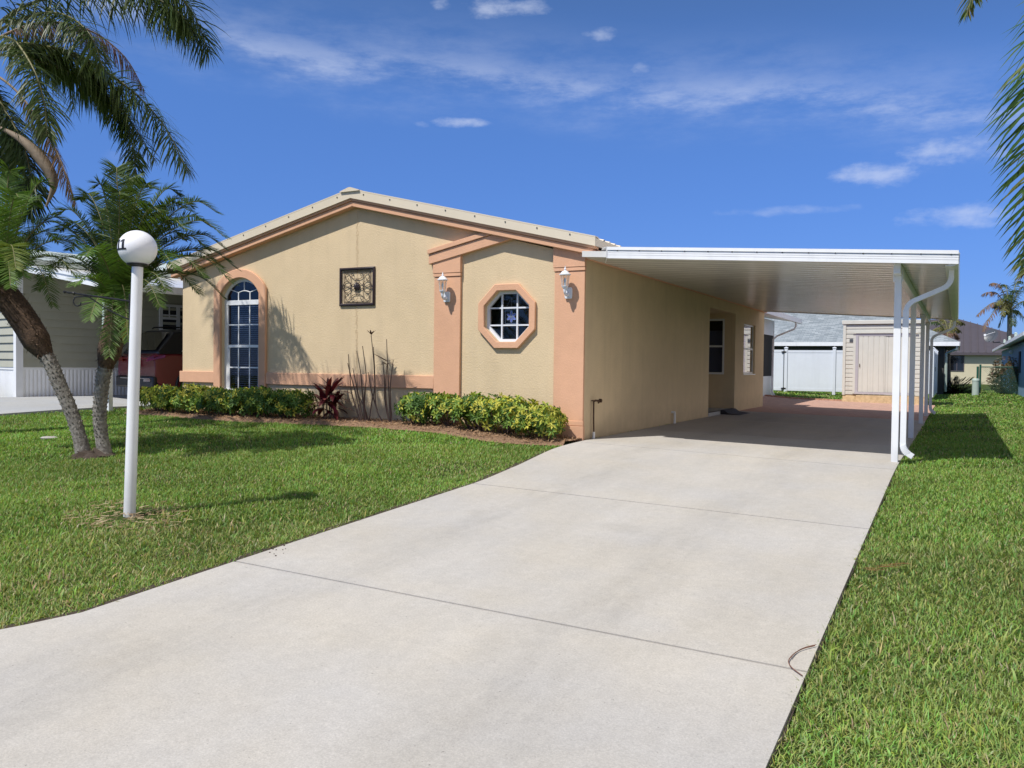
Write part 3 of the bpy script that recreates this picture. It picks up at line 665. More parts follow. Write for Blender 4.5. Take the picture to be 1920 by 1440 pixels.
# mitred return at the house end
m.prism([(.468, CY0-.034, cz(.468)-.016), (.468, CY0-.034, cz(.468)+.14), (.20, .30, cz(.2)+.115), (.20, .30, cz(.2)-.016)], (-.012, -.012, 0))
m.prism([(.468, CY0-.034, cz(.468)+.141), (.21, .30, cz(.2)+.118), (.10, .30, cz(.2)+.116), (.36, CY0+.05, cz(.468)+.139)], (0, 0, .004))
m.build('fascia', MAT['white_metal'], cp)
m = MB()
for i in range(14):
    x = .62+i*.322; m = MB(); m.box(x-.007, x+.007, CY0-.042, CY0-.03, cz(x)+.086, cz(x)+.1); m.build('screw', MAT['screw'], cp)
m = fascia_run(.10, CX1, CY1, 1); m.build('fascia', MAT['white_metal'], cp)
m = MB()                                                    # gutter profile along the low side
prof = [(CX1-.14, -.03), (CX1-.04, -.035), (CX1, -.012), (CX1+.012, .05), (CX1+.012, .115), (CX1-.002, .13), (CX1-.004, .06), (CX1-.03, .0), (CX1-.14, -.022)]
m.prism([(x, CY0+.002, cz(CX1)+dz) for x, dz in prof], (0, CY1-CY0-.004, 0)); m.build('gutter', MAT['white_metal'], cp)
bx0 = 4.175; m = MB(); m.box(bx0, bx0+.08, CY0+.16, CY1-.1, cz(4.2)-.128, cz(4.2)-.003); m.build('beam', MAT['white_metal'], cp, bevel=.004)
PX = 4.213
POSTY = (.18, 4.42, 8.85, 12.22)
for i, y in enumerate(POSTY):
    z0 = G(PX, y); m = MB(); m.box(PX-.041, PX+.041, y-.041, y+.041, z0-.01, cz(4.2)-.1285); 
    m.box(PX-.06, PX-.0415, y-.03, y+.03, cz(4.2)-.2, cz(4.2)-.02); m.box(PX+.0425, PX+.055, y-.03, y+.03, cz(4.2)-.2, cz(4.2)-.02)
    m.build('post', MAT['white_metal'], cp, bevel=.003)
def downspout(y, px, side):
    gz = G(px+.1, y); m = MB(); top = cz(CX1)-.025
    path = [(CX1-.075, y, top), (CX1-.075, y, top-.09)]
    for i in range(1, 7): a = i/6*1.15; path.append((CX1-.075-.16*(1-math.cos(a)), y, top-.09-.16*math.sin(a)))
    e = Vector(path[-1]); dirv = Vector((-math.sin(1.15), 0, -math.cos(1.15))); xk = px+.095
    L1 = (e.x-xk-.16*(1-math.cos(1.15)))/math.sin(1.15); e2 = e+dirv*L1; path.append(tuple(e2))
    for i in range(1, 7):
        a = 1.15-i/6*1.15; path.append((e2.x-.16*(math.cos(a)-math.cos(1.15)), y, e2.z-.16*(math.sin(1.15)-math.sin(a))))
    xk = path[-1][0]
    zl = path[-1][2]; m.sqtube(path, .072, .058)
    for i in range(3, 8): pass
    ds = m.build('downspout', MAT['white_metal'], cp)
    m = MB(); m.sqtube([(xk, y, zl+.03), (xk, y, gz+.26)], .084, .068)
    for q in (-.024, 0, .024): m.box(xk+q-.006, xk+q+.006, y-.038, y-.0335, gz+.27, zl)
    m.build('downspout_leg', MAT['white_metal'], ds)
    m = MB(); pts = [(xk, y, gz+.262), (xk, y, gz+.235)]
    for i in range(1, 8): a = i/7*1.0; pts.append((xk+.15*(1-math.cos(a)), y-.02*i/7, gz+.235-.15*math.sin(a)))
    pts.append((pts[-1][0]+.05, y-.025, pts[-1][2]-.03)); m.sqtube(pts, .085, .07)
    for i in range(2, 8): q = Vector(pts[i]); m.sqtube([q-Vector((.004, 0, -.006)), q+Vector((.004, 0, -.006))], .093, .078)
    m.build('elbow', MAT['white_metal'], ds)
    for ks in (range(2, 8), range(10, 15)):                 # crimps in the two upper bends
        m = MB()
        for k in ks:
            if k+1 < len(path):
                a = Vector(path[k-1]); b = Vector(path[k]); c_ = (a+b)/2; t = (b-a).normalized()*.006; m.sqtube([c_-t, c_+t], .078, .064)
        m.build('crimp', MAT['white_metal'], ds)
downspout(.17, PX, 1); downspout(12.24, PX, 1)
# ================================================================ leaf tools
class LB:
    def __init__(s): s.m = MB(); s.c = []
    def face(s, vs, fs, col, mi=0):
        s.m.add(vs, fs, mi, True); s.c += [col]*len(fs)
    def strip(s, p, d, nrm, L, w, droop=.3, seg=3, col=(.1, .2, .04), mi=0, fold=0.0, prof=None):
        p = Vector(p); d = Vector(d).normalized(); vs = []; side = d.cross(Vector(nrm)); 
        side = side.normalized() if side.length > 1e-4 else Vector((1, 0, 0))
        prof = prof or [.55, 1, .75, 0]
        for i in range(seg+1):
            t = i/seg; ww = w*np.interp(t, [k/(len(prof)-1) for k in range(len(prof))], prof)/2
            if i < seg: vs += [p-side*ww, p+side*ww]
            else: vs.append(p.copy())
            d = (d+Vector((0, 0, -1))*droop/seg).normalized(); p = p+d*L/seg
        fs = [(2*i, 2*i+1, 2*i+3, 2*i+2) for i in range(seg-1)]+[(2*seg-2, 2*seg-1, 2*seg)]
        s.face(vs, fs, col, mi)
    def tube(s, pts, r, n=5, col=(.1, .1, .05), mi=1):
        k = len(s.m.f); s.m.tube(pts, r, n, mi); s.c += [col]*(len(s.m.f)-k)
    def build(s, name, mats, parent=None, **t):
        o = s.m.build(name, mats, parent, fix=False, **t); facegeo_color(o, s.c); return o
def bez(pts, n):
    """Catmull-Rom through pts, n samples"""
    P_ = [Vector(p) for p in pts]; P_ = [P_[0]*2-P_[1]]+P_+[P_[-1]*2-P_[-2]]; out = []
    K = len(P_)-3
    for i in range(n):
        t = i/(n-1)*K; k = min(int(t), K-1); u = t-k; a, b, c_, d_ = P_[k:k+4]
        out.append(.5*((2*b)+(c_-a)*u+(2*a-5*b+4*c_-d_)*u*u+(3*b-a-3*c_+d_)*u**3))
    return out
def jit(c, a=.2, hue=.08):
    k = 1+random.uniform(-a, a); return (max(0, c[0]*k*(1+random.uniform(-hue, hue)*1.5)), max(0, c[1]*k), max(0, c[2]*k*(1+random.uniform(-hue, hue))))
def frond(parent, path, n, L, w, droop, fwd, vup, col, rr=.012, start=.18, plum=0, leafm='leaf', rm='rachis', rcol=None, tipcol=None, lens=None, sides=(1, -1), upref=(0, 0, 1)):
    lb = LB(); R = bez(path, 26)
    lb.tube(R, [rr*(1-.85*i/25)+.0015 for i in range(26)], 5, (.2, .2, .1), 1)
    for i in range(n):
        t = start+(1-start)*(i+random.random()*.6)/n; f = min(t, .999)*25; k = int(f); u = f-k
        p = R[k].lerp(R[k+1], u); tg = (R[k+1]-R[k]).normalized(); up = Vector(upref); sd = tg.cross(up)
        sd = sd.normalized() if sd.length > .15 else tg.cross(Vector((FW[0], FW[1], 0))).normalized()
        nn = sd.cross(tg).normalized()
        env = np.interp(t, [start, start+.12, .55, .85, 1], lens or [.35, .8, 1, .75, .35])
        for s_ in sides:
            a = vup+random.uniform(-plum, plum); fw_ = fwd+.5*max(0, t-.75)*3+random.uniform(-.15, .15)
            dvec = sd*s_*math.cos(a)+nn*math.sin(a)+tg*fw_
            cc = jit(col if not tipcol or random.random() > .25*t else tipcol)
            lb.strip(p, dvec, nn+Vector((random.uniform(-.4, .4), random.uniform(-.4, .4), random.uniform(-.2, .2))), L*env*random.uniform(.82, 1.1), w*random.uniform(.75, 1.15), droop*random.uniform(.55, 1.4), 4 if droop > .8 else 3, cc)
    return lb.build('frond', [MAT[leafm], MAT[rm]], parent)

# ================================================================ LAMP POST
def gpx(x, y):
    d = ray(x, y); t = .5
    while CAM[2]+t*d[2] > G(CAM[0]+t*d[0], CAM[1]+t*d[1]) and t < 200: t += .01 if t < 30 else .1
    return Vector(CAM+t*d)
LBASE = gpx(243, 961); LD = depth(LBASE); LTOP = ond(258, 496, LD); GC = ond(258, 466, LD); GR = .160
lamp = thing('lamp_post', 'white lamp post with round globe and iron sign bracket standing in the lawn', 'lamp post', LBASE)
ax = (LTOP-LBASE).normalized()
m = MB(); m.tube([LBASE-ax*.1, LTOP-ax*.02], [.050, .046], 24); m.build('pole', MAT['white_metal'], lamp)
m = MB(); m.tube([LTOP-ax*.022, LTOP-ax*.006, LTOP+ax*.004, LTOP+ax*.004], [.05, .088, .09, .07], 24); m.build('collar', MAT['dark_metal'], lamp)
m = MB(); q = LTOP-ax*.06-Vector(RT)*.045; m.tube([q, q-Vector(RT)*.012], .012, 8); m.build('photo_sensor', MAT['dark_metal'], lamp)
m = MB(); prof = [(.001, -GR*.985)]+[(GR*math.cos(-PI/2+PI*i/24), GR*math.sin(-PI/2+PI*i/24)*.97) for i in range(2, 24)]+[(.001, GR*.97)]
m.lathe(GC, prof, 40); gl = m.build('globe', MAT['globe'], lamp)
toc = Vector(CAM)-GC; toc.z = 0; toc.normalize(); rt = Vector((-toc.y, toc.x, 0))
def sph(th, z, r): 
    c_ = math.sqrt(max(0, 1-(z/(GR*.97))**2)); return GC+(toc*math.cos(th)+rt*math.sin(th))*(GR+r)*c_+Vector((0, 0, z))
def digit1(th0):
    m = MB()
    for (a0, a1, z0, z1) in ((-.012, .012, -.045, .045), (-.033, .033, -.045, -.031), (-.034, -.012, .018, .033)):
        nn, nz = 5, 8 if z1-z0 > .05 else 2; vs = []; fs = []
        for j in range(nz+1):
            for i in range(nn+1): vs.append(sph(th0+(a0+(a1-a0)*i/nn)/GR, .016+z0+(z1-z0)*j/nz+(.012*(i/nn) if z0 > 0 else 0), .0022))
        fs = [(j*(nn+1)+i, j*(nn+1)+i+1, (j+1)*(nn+1)+i+1, (j+1)*(nn+1)+i) for j in range(nz) for i in range(nn)]; m.add(vs, fs)
    return m
for th in (-.80, -1.20, -1.62): digit1(th).build('number', MAT['dark_metal'], gl)
bdir = (-Vector((RT[0], RT[1], 0))).normalized(); zb = ond(247, 569, LD).z; pb = LBASE+ax*((zb-LBASE.z)/ax.z)
m = MB(); q = pb+bdir*.049-Vector((0, 0, .19)); n2 = bdir.cross(Vector((0, 0, 1)))
m.obox(q-n2*.016, n2*.032, bdir*.010, (0, 0, .27)); br = m.build('sign_bracket', MAT['dark_metal'], lamp)
m = MB(); bar0 = pb+bdir*.058+Vector((0, 0, .02)); bar1 = bar0+bdir*.56+Vector((0, 0, .072))
tw = [bar0.lerp(bar1, i/40) for i in range(41)]; m.tube(tw, [.0085+.0018*math.sin(i*1.9) for i in range(41)], 6); m.lathe(bar1, [(.001, -.014), (.014, -.004), (.014, .006), (.001, .014)], 8); m.lathe(bar0.lerp(bar1, .86), [(.001, -.018), (.017, 0), (.001, .018)], 8)
br2 = m.build('bar', MAT['dark_metal'], br)
m = MB(); s0 = bar0.lerp(bar1, .66)
sc_ = [pb+bdir*.058-Vector((0, 0, .14))]+[s0.lerp(pb+bdir*.058-Vector((0, 0, .14)), t)+Vector((0, 0, -.02*math.sin(PI*t))) for t in (.7, .4, .15)]+[s0+Vector((0, 0, -.012))]
for i in range(1, 13): a = i/12*4.6; rr = .05*(1-.55*i/12); sc_.append(s0+bdir*(.075+rr*math.sin(a))-Vector((0, 0, .012+.05-rr*math.cos(a))))
m.tube(bez(sc_, 50), .006, 6); m.build('scroll', MAT['dark_metal'], br)

# ================================================================ PYGMY DATE PALMS (two, grown from one clump)
PD = depth(gpx(176, 851))
pgreen = (.066, .108, .024); lgreen = (.10, .18, .035)
def palm_trunk(parent, px, fib_from, r0, r1, rf, dd=0):
    pts = bez([ond(x, y, PD+dd) for x, y in px], 40); k = int(fib_from*39); m = MB()
    m.tube(pts[:k+2], [r0*1.25-(r0*1.25-r0)*min(1, i/5)+(r1-r0)*i/k for i in range(k+2)], 12)
    for i in range(2, k+1):                                 # old leaf scars
        for j in range(13):
            a = 2*PI*(j+.5*(i % 2))/13+random.uniform(-.1, .1); t = (pts[i+1]-pts[i-1]).normalized(); n_ = t.orthogonal().normalized(); b_ = t.cross(n_); dr = n_*math.cos(a)+b_*math.sin(a)
            rr = r0+(r1-r0)*i/k; c_ = pts[i]+dr*rr*.93+t*random.uniform(-.012, .012); sd = t.cross(dr); h = random.uniform(.010, .026)
            m.add([c_-sd*.015-t*.012, c_+sd*.015-t*.012, c_+t*.024, c_+dr*h+t*.026], [(0, 1, 3), (1, 2, 3), (2, 0, 3)])
    m.build('trunk', MAT['bark_grey'], parent)
    m = MB(); f = pts[k:]; nf = len(f)
    m.tube(f, [r1+(rf-r1)*min(1, i/4)*(1-.35*max(0, i/nf-.6)/.4) for i in range(nf)], 14)
    for i in range(nf-1):
        for j in range(16):
            a = random.uniform(0, 2*PI); t = (f[i+1]-f[max(i-1, 0)]).normalized(); n_ = t.orthogonal().normalized(); b_ = t.cross(n_); dr = n_*math.cos(a)+b_*math.sin(a); sd = t.cross(dr)
            rr = r1+(rf-r1)*min(1, i/4); c_ = f[i]+dr*rr*.9; L_ = random.uniform(.05, .13); tip = c_+dr*random.uniform(.02, .06)+t*L_*random.choice((1, 1, -.6))+sd*random.uniform(-.03, .03)
            m.add([c_-sd*.013, c_+sd*.013, tip], [(0, 1, 2)])
    m.build('fibre_sheath', MAT['fibre'], parent)
def pygmy(label, base_px, trunk_px, fib, crown_px, tips, r0, rf, dd=0):
    t = thing('pygmy_date_palm', label, 'palm tree', ond(*base_px, PD+dd), 'pygmy date palms growing from one clump')
    palm_trunk(t, trunk_px, fib, r0, r0*1.12, rf, dd); c_ = ond(*crown_px, PD+dd)
    for (x, y, dz, col) in tips:
        tip = ond(x, y, PD+dd+dz); v = tip-c_; L_ = v.length; lift = .42*L_ if tip.z > c_.z-.2 else .62*L_
        mid = c_+v*.38+Vector((0, 0, lift*.75)); q2 = c_+v*.74+Vector((0, 0, lift*.62)); path = [c_, c_+v*.12+Vector((0, 0, lift*.3)), mid, q2, tip]
        n = int(52+46*L_); cc = {0: pgreen, 1: lgreen, 2: (.16, .20, .045)}[col]
        frond(t, path, n, .265, .0125, .28, .60, .34, cc, .011, .16, .12, 'glossy_leaf', tipcol=(.10, .16, .04), lens=[.6, .95, 1, .8, .35])
    return t
p1 = pygmy('pygmy date palm with straighter trunk directly behind the white lamp post', (197, 850), [(197, 854), (190, 815), (187, 780), (190, 735), (196, 695), (206, 655), (216, 612), (222, 580)], .60, (222, 588),
    [(218, 322, .2, 0), (150, 375, .35, 0), (105, 402, -.15, 0), (285, 352, -.3, 0), (338, 366, .35, 0), (396, 425, .25, 0), (428, 470, .1, 0), (438, 532, -.25, 0), (415, 500, .5, 0), (330, 505, -.75, 1), (375, 552, -.35, 0),
     (112, 432, .25, 0), (92, 505, .2, 0), (140, 535, -.65, 1), (168, 600, -.85, 1), (205, 668, -.75, 1), (240, 640, -.8, 1), (300, 575, -.8, 0), (250, 405, .85, 0), (185, 415, .95, 0), (48, 450, .5, 0), (318, 420, 1.0, 0), (350, 450, .8, 0), (290, 470, -.7, 0), (160, 480, -.9, 1), (70, 545, .6, 0), (395, 470, .9, 0), (265, 380, .1, 2), (130, 470, .9, 0), (225, 365, -.5, 0), (355, 395, -.2, 0), (180, 350, -.2, 0), (410, 400, -.1, 0), (362, 388, .5, 0), (425, 446, -.35, 0), (446, 505, .3, 0), (424, 562, .2, 0), (302, 398, -.45, 0), (352, 432, -.55, 0), (385, 520, -.5, 0), (312, 545, -.65, 0), (250, 345, .5, 0)], .074, .14)
m = MB(); q = ond(236, 588, PD-.12); m.tube([q, q+Vector((.03, -.03, -.12)), q+Vector((0, -.03, -.26)), q+Vector((-.02, -.02, -.36))], [.01, .035, .03, .004], 8); mat('spathe_yellow', (.42, .33, .06), .6, .15, 20); m.build('flower_sheath', MAT['spathe_yellow'], p1)
p2 = pygmy('pygmy date palm with trunk leaning left toward the photo edge', (155, 848), [(157, 853), (148, 815), (132, 768), (112, 722), (94, 680), (72, 645), (48, 605), (18, 562), (8, 545)], .55, (6, 548),
    [(95, 350, .2, 1), (20, 325, -.1, 1), (-30, 345, .2, 1), (62, 385, .5, 1), (128, 420, .3, 0), (152, 470, .2, 0), (145, 520, -.25, 0), (100, 575, -.5, 0), (45, 520, -.9, 1), (20, 540, -1.0, 1), (-70, 400, .2, 0), (-120, 470, .2, 0), (-110, 550, -.1, 0), (-60, 590, -.5, 0), (10, 420, 1.0, 0), (75, 470, .8, 0), (-30, 480, 1.0, 0), (35, 370, -.5, 1), (110, 455, .9, 0), (-20, 400, -.6, 1), (30, 505, -1.05, 2)], .078, .165, .08)
m = MB(); q = gpx(176, 853); prof = [(.34, -.14), (.27, -.05), (.21, .0), (.15, .045), (.001, .06)]
m.lathe(q, prof, 18); bv = [Vector(v) for v in m.v]; m.v = [tuple(v+(v-q).normalized()*random.uniform(-.07, .06)) for v in bv]; m.build('root_mass', MAT['soil_chip'], p1)

# ================================================================ QUEEN PALMS at both edges of the picture
qgreen = (.072, .105, .030); qdry = (.20, .135, .085); qpurp = (.17, .11, .095)
def queen(label, crown, base, tr):
    t = thing('queen_palm', label, 'palm tree', base, None); m = MB(); pts = bez([Vector(base)-Vector((0, 0, .15)), Vector(base).lerp(Vector(crown), .5)+Vector((.06, .03, 0)), Vector(crown)+Vector((0, 0, -.1))], 26)
    m.tube(pts, [tr*(1.25 if i < 2 else 1)*(1+.03*math.sin(i*2.6)) for i in range(26)], 16); m.build('trunk', MAT['bark_grey'], t)
    m = MB(); c_ = Vector(crown); m.tube([c_-Vector((0, 0, .5)), c_-Vector((0, 0, .1)), c_+Vector((0, 0, .5))], [tr*.95, tr*1.25, .05], 12); m.build('crown_shaft', MAT['pale_green'], t)
    return t
QD = 12.7; QC = ond(-48, 85, QD); QB = (QC.x-.3, QC.y-.05, G(QC.x, QC.y))
ql = queen('tall queen palm whose drooping fronds fill the upper left sky', QC, QB, .15)
def pf(pts, D): return [ond(x, y, D+dz) for x, y, dz in pts]
kw = dict(droop=1.3, plum=.95, leafm='leaf')
frond(ql, pf([(-48, 85, 0), (20, -70, -.5), (150, -95, -1.0), (280, -50, -1.1), (355, 15, -.8), (392, 98, -.6)], QD), 210, .86, .024, fwd=.35, vup=-.1, col=qgreen, rr=.03, start=.12, **kw)
frond(ql, pf([(-48, 90, 0), (30, 20, -.3), (150, -20, -.6), (260, -15, -.9), (330, 20, -1.0), (362, 60, -1.0)], QD), 210, .78, .027, fwd=.35, vup=-.1, col=qgreen, rr=.03, start=.15, **kw)
frond(ql, pf([(-48, 95, 0), (40, 52, .2), (110, 42, .5), (178, 62, .8), (235, 108, 1.0), (270, 168, 1.1)], QD), 190, .56, .014, fwd=.55, vup=-.2, col=qpurp, rr=.024, start=.15, droop=1.8, plum=.5, leafm='dry_leaf', rm='dry_rachis')
frond(ql, pf([(-48, 100, 0), (50, 82, .4), (150, 110, .8), (235, 160, 1.0), (305, 232, 1.05), (352, 322, .95)], QD), 240, .80, .024, fwd=.4, vup=-.05, col=qgreen, rr=.03, start=.14, **kw)
frond(ql, pf([(-48, 95, 0), (60, 85, .5), (150, 105, 1.0), (212, 165, 1.3), (243, 245, 1.4), (256, 330, 1.4)], QD), 230, .72, .024, fwd=.4, vup=-.05, col=qgreen, rr=.028, start=.14, **kw)
frond(ql, pf([(-48, 95, 0), (50, 95, .6), (140, 130, 1.0), (205, 185, 1.3), (240, 255, 1.35)], QD), 190, .68, .026, fwd=.4, vup=-.05, col=(.075, .12, .03), rr=.028, start=.16, **kw)
frond(ql, pf([(-40, 120, 0), (25, 165, -.3), (78, 232, -.5), (114, 302, -.6), (142, 382, -.6)], QD), 130, .40, .014, fwd=.8, vup=-.3, col=qdry, rr=.02, start=.3, droop=1.6, plum=.4, leafm='dry_leaf', rm='dry_rachis')
frond(ql, pf([(-48, 130, 0), (5, 200, -.2), (42, 270, -.3), (58, 345, -.3), (52, 400, -.3)], QD), 220, .60, .028, fwd=.4, vup=-.1, col=(.045, .07, .028), rr=.026, start=.2, **kw)
frond(ql, pf([(-60, 130, 0), (-35, 220, .3), (10, 300, .5), (35, 380, .5)], QD), 80, .5, .026, fwd=.4, vup=-.1, col=qgreen, rr=.026, start=.2, **kw)
frond(ql, pf([(-48, 80, 0), (10, 40, .6), (70, 60, 1.2), (120, 130, 1.6), (140, 210, 1.7)], QD), 90, .6, .026, fwd=.4, vup=-.1, col=qgreen, rr=.026, start=.2, **kw)
for pts in ([(-48, 85, 0), (40, 35, -.5), (110, 25, -.9), (165, 60, -1.2), (195, 130, -1.3)], [(-48, 85, 0), (15, 70, -.4), (58, 120, -.8), (82, 190, -1.0), (88, 255, -1.1)], [(-48, 100, 0), (60, 110, .5), (160, 150, 1.0), (235, 215, 1.15), (290, 300, 1.1)], [(-48, 110, 0), (0, 180, .2), (20, 260, .3), (18, 340, .3)]):
    frond(ql, pf(pts, QD), 150, .62, .023, fwd=.35, vup=-.1, col=qgreen, rr=.024, start=.2, **kw)
for pts in ([(-48, 70, 0), (-140, -60, .2), (-260, -20, .4), (-340, 120, .5)], [(-48, 70, 0), (-120, 60, -.6), (-200, 130, -1.2), (-260, 260, -1.4)], [(-48, 60, 0), (-60, -120, .5), (-20, -190, 1.2), (60, -160, 2.0)], [(-48, 60, 0), (-40, -90, -.8), (20, -150, -1.7), (110, -120, -2.4), (170, -30, -2.8)], [(-48, 90, 0), (-110, 120, .8), (-160, 220, 1.4), (-180, 330, 1.5)]):
    frond(ql, pf(pts, QD), 80, .65, .028, fwd=.35, vup=-.1, col=qgreen, rr=.028, start=.15, **kw)
mat('spathe', (.21, .16, .11), .75, .25, 14)
m = MB(); sp = bez([ond(-30, 225, QD-.4), ond(40, 262, QD-.5), ond(82, 305, QD-.5), ond(101, 345, QD-.5), ond(86, 388, QD-.5)], 18); m.tube(sp, [.012+.075*math.sin(PI*min(1, i/17))**1.5 for i in range(18)], 10, sq=None); m.build('spathe', MAT['spathe'], ql)
m = MB(); m.tube(bez([ond(52, 372, QD-.3), ond(45, 400, QD-.3), ond(30, 440, QD-.3), ond(20, 470, QD-.3)], 8), [.03, .02, .012, .01, .01, .01, .01, .006], 8); m.build('flower_stalk', MAT['dry_rachis'], ql)

RD = 8.0; RC = ond(2075, -70, RD); RB = (RC.x+.15, RC.y, G(RC.x, RC.y))
qr = queen('queen palm standing outside the right edge, its fronds hanging into the upper right sky', RC, RB, .15)
kr = dict(droop=.75, plum=.7, leafm='glossy_leaf')
frond(qr, pf([(2075, -70, 0), (2010, -60, -.1), (1975, 20, -.2), (1958, 130, -.25), (1950, 260, -.25), (1944, 380, -.25), (1928, 490, -.25)], RD), 110, .64, .024, fwd=.45, vup=.1, col=(.06, .125, .03), rr=.02, start=.12, tipcol=(.14, .17, .05), **kr)
frond(qr, pf([(2075, -70, 0), (2030, 40, .3), (1995, 180, .4), (1972, 320, .4), (1945, 440, .4), (1925, 510, .4)], RD), 120, .48, .024, fwd=.55, vup=.0, col=(.13, .15, .045), rr=.02, start=.2, tipcol=(.26, .20, .09), **kr)
frond(qr, pf([(2075, -70, 0), (1980, -180, .1), (1900, -150, .2), (1845, -60, .25), (1812, 25, .25)], RD), 110, .38, .024, fwd=.65, vup=.0, col=(.09, .13, .035), rr=.02, start=.12, tipcol=(.22, .19, .07), **kr)
frond(qr, pf([(2075, -70, 0), (2010, -120, .5), (1955, -95, .8), (1905, -40, 1.0)], RD), 50, .26, .022, fwd=.6, vup=.0, col=(.07, .12, .03), rr=.02, start=.2, **kr)
for pts in ([(2075, -70, 0), (2150, -200, .1), (2260, -150, .2), (2340, 0, .3)], [(2075, -70, 0), (2090, -160, .8), (2110, -140, 1.6), (2130, -30, 2.3)], [(2075, -70, 0), (2130, 20, -.3), (2180, 150, -.5), (2200, 300, -.6)], [(2075, -70, 0), (2120, -180, -.8), (2190, -150, -1.4), (2260, 0, -1.7)]):
    frond(qr, pf(pts, RD), 70, .5, .026, fwd=.45, vup=0, col=(.06, .12, .03), rr=.02, start=.15, **kr)
# ================================================================ SHRUBS AND BED PLANTS
def leaf6(lb, p, d, nrm, L, w, col, fold=.25):
    d = d.normalized(); sd = d.cross(nrm); sd = sd.normalized() if sd.length > 1e-3 else Vector((1, 0, 0)); n_ = sd.cross(d)
    tip = p+d*L-n_*L*.18
    l1, l2 = p+d*L*.3+sd*w*.42+n_*w*fold, p+d*L*.68+sd*w*.40+n_*w*fold*.5
    r1, r2 = p+d*L*.3-sd*w*.42+n_*w*fold, p+d*L*.68-sd*w*.40+n_*w*fold*.5
    lb.face([p, l1, l2, tip, r2, r1], [(0, 1, 2, 3), (0, 3, 4, 5)], col)
def shrub(label, x, y, hw, hd, h, yellow, dark, seed, group, lift=.06, n=330, gap=.15):
    rs = random.Random(seed); z0 = G(x, y)+.02; t = thing('variegated_shrub', label, 'shrub', (x, y, z0), group)
    m = MB()
    for i in range(11):
        a = rs.uniform(0, 2*PI); e = Vector((x+rs.uniform(-.8, .8)*hw, y+rs.uniform(-.8, .8)*hd, z0+h*rs.uniform(.5, .9))); b = Vector((x+rs.uniform(-.14, .14), y+rs.uniform(-.1, .1), z0-.03))
        k = b.lerp(e, .5)+Vector((rs.uniform(-.06, .06), rs.uniform(-.06, .06), rs.uniform(-.05, .02))); m.tube(bez([b, k, e], 7), [.012, .011, .01, .008, .007, .006, .004], 5)
    m.build('stem', MAT['stem'], t)
    lb = LB(); zc = z0+h*.55
    for i in range(n):
        th = rs.uniform(0, 2*PI); v = rs.uniform(-.75, 1); rr = math.sqrt(max(0, 1-max(0, abs(v)**3.2)))
        q = rs.random()**.35
        lump = 1+.10*math.sin(3*th+seed)+.09*math.sin(5*th+v*5+seed*2)+.06*math.sin(9*v+2*th)
        p = Vector((x+math.copysign(abs(math.cos(th))**.75, math.cos(th))*hw*rr*q*lump, y+math.copysign(abs(math.sin(th))**.75, math.sin(th))*hd*rr*q*lump, zc+v*h*.46*lump*(.9 if q < .6 else 1)))
        if v < -.3 and rs.random() < gap*3: continue
        out = Vector((p.x-x, (p.y-y)*1.4, (p.z-zc)*1.1)); out = out.normalized() if out.length > 1e-4 else Vector((0, 0, 1)); out = (out+Vector((rs.uniform(-.5, .5), rs.uniform(-.5, .5), rs.uniform(-.2, .6)))).normalized()
        u_ = out.orthogonal().normalized(); w_ = out.cross(u_)
        isy = rs.random() < yellow*(1.25 if p.z > zc else .75); big = rs.uniform(.8, 1.2)
        base = (.46, .44, .075) if isy and rs.random() < .6 else (.31, .38, .06) if isy else ((.060, .125, .026) if rs.random() < dark else (.14, .23, .04))
        base = tuple(v*1.2 for v in base); ph = rs.uniform(0, 2*PI); nl = rs.choice((5, 6, 7))
        for k in range(nl):
            a = ph+2*PI*k/nl; d = (u_*math.cos(a)+w_*math.sin(a))*.9+out*rs.uniform(.1, .5); f = rs.uniform(.8, 1.2); c_ = tuple(b*f for b in base)
            if isy and rs.random() < .3: c_ = (.07*f, .14*f, .03*f)
            leaf6(lb, p+d*.012, d, out, .072*big*rs.uniform(.8, 1.15), .030*big, c_)
    lb.build('foliage', MAT['glossy_leaf'], t); return t
gl_ = 'variegated shrubs in the hedge left of the red-leaved plant'; gr_ = 'variegated shrubs in the hedge by the driveway corner'
for i, (x, y, hw, hd, h, ye, da, lab) in enumerate([
    (-8.38, -.52, .52, .40, .44, .75, .2, 'yellow-green variegated shrub at far left end of the left hedge, below the house corner'),
    (-7.60, -.50, .50, .40, .48, .62, .35, 'variegated shrub second from left in the left hedge, just left of the arched window'),
    (-6.85, -.50, .50, .40, .43, .42, .5, 'green variegated shrub directly below the tall arched window'),
    (-6.08, -.50, .50, .40, .46, .22, .65, 'dark green shrub right of the arched window in the left hedge'),
    (-5.32, -.50, .48, .40, .44, .26, .65, 'dark green shrub at right end of the left hedge beside the red-leaved plant')]):
    shrub(lab, x, y, hw, hd, h, ye, da, 10+i, gl_, n=420)
for i, (x, y, hw, hd, h, ye, da, lab) in enumerate([
    (-2.62, -.46, .32, .36, .46, .25, .7, 'dark green shrub at left end of the driveway-side hedge beside bare stalks'),
    (-2.08, -.48, .40, .36, .46, .50, .4, 'leggy variegated shrub in front of the left peach pilaster'),
    (-1.50, -.50, .38, .38, .50, .52, .45, 'variegated shrub just left of below the octagonal window'),
    (-.98, -.50, .40, .40, .50, .74, .2, 'bright yellow variegated shrub below and right of the octagonal window'),
    (-.50, -.48, .34, .40, .44, .82, .15, 'yellowest variegated shrub at right end of hedge by the corner pilaster')]):
    shrub(lab, x, y, hw, hd, h, ye, da, 30+i, gr_, n=330 if i != 1 else 240, gap=.2 if i != 1 else .3)
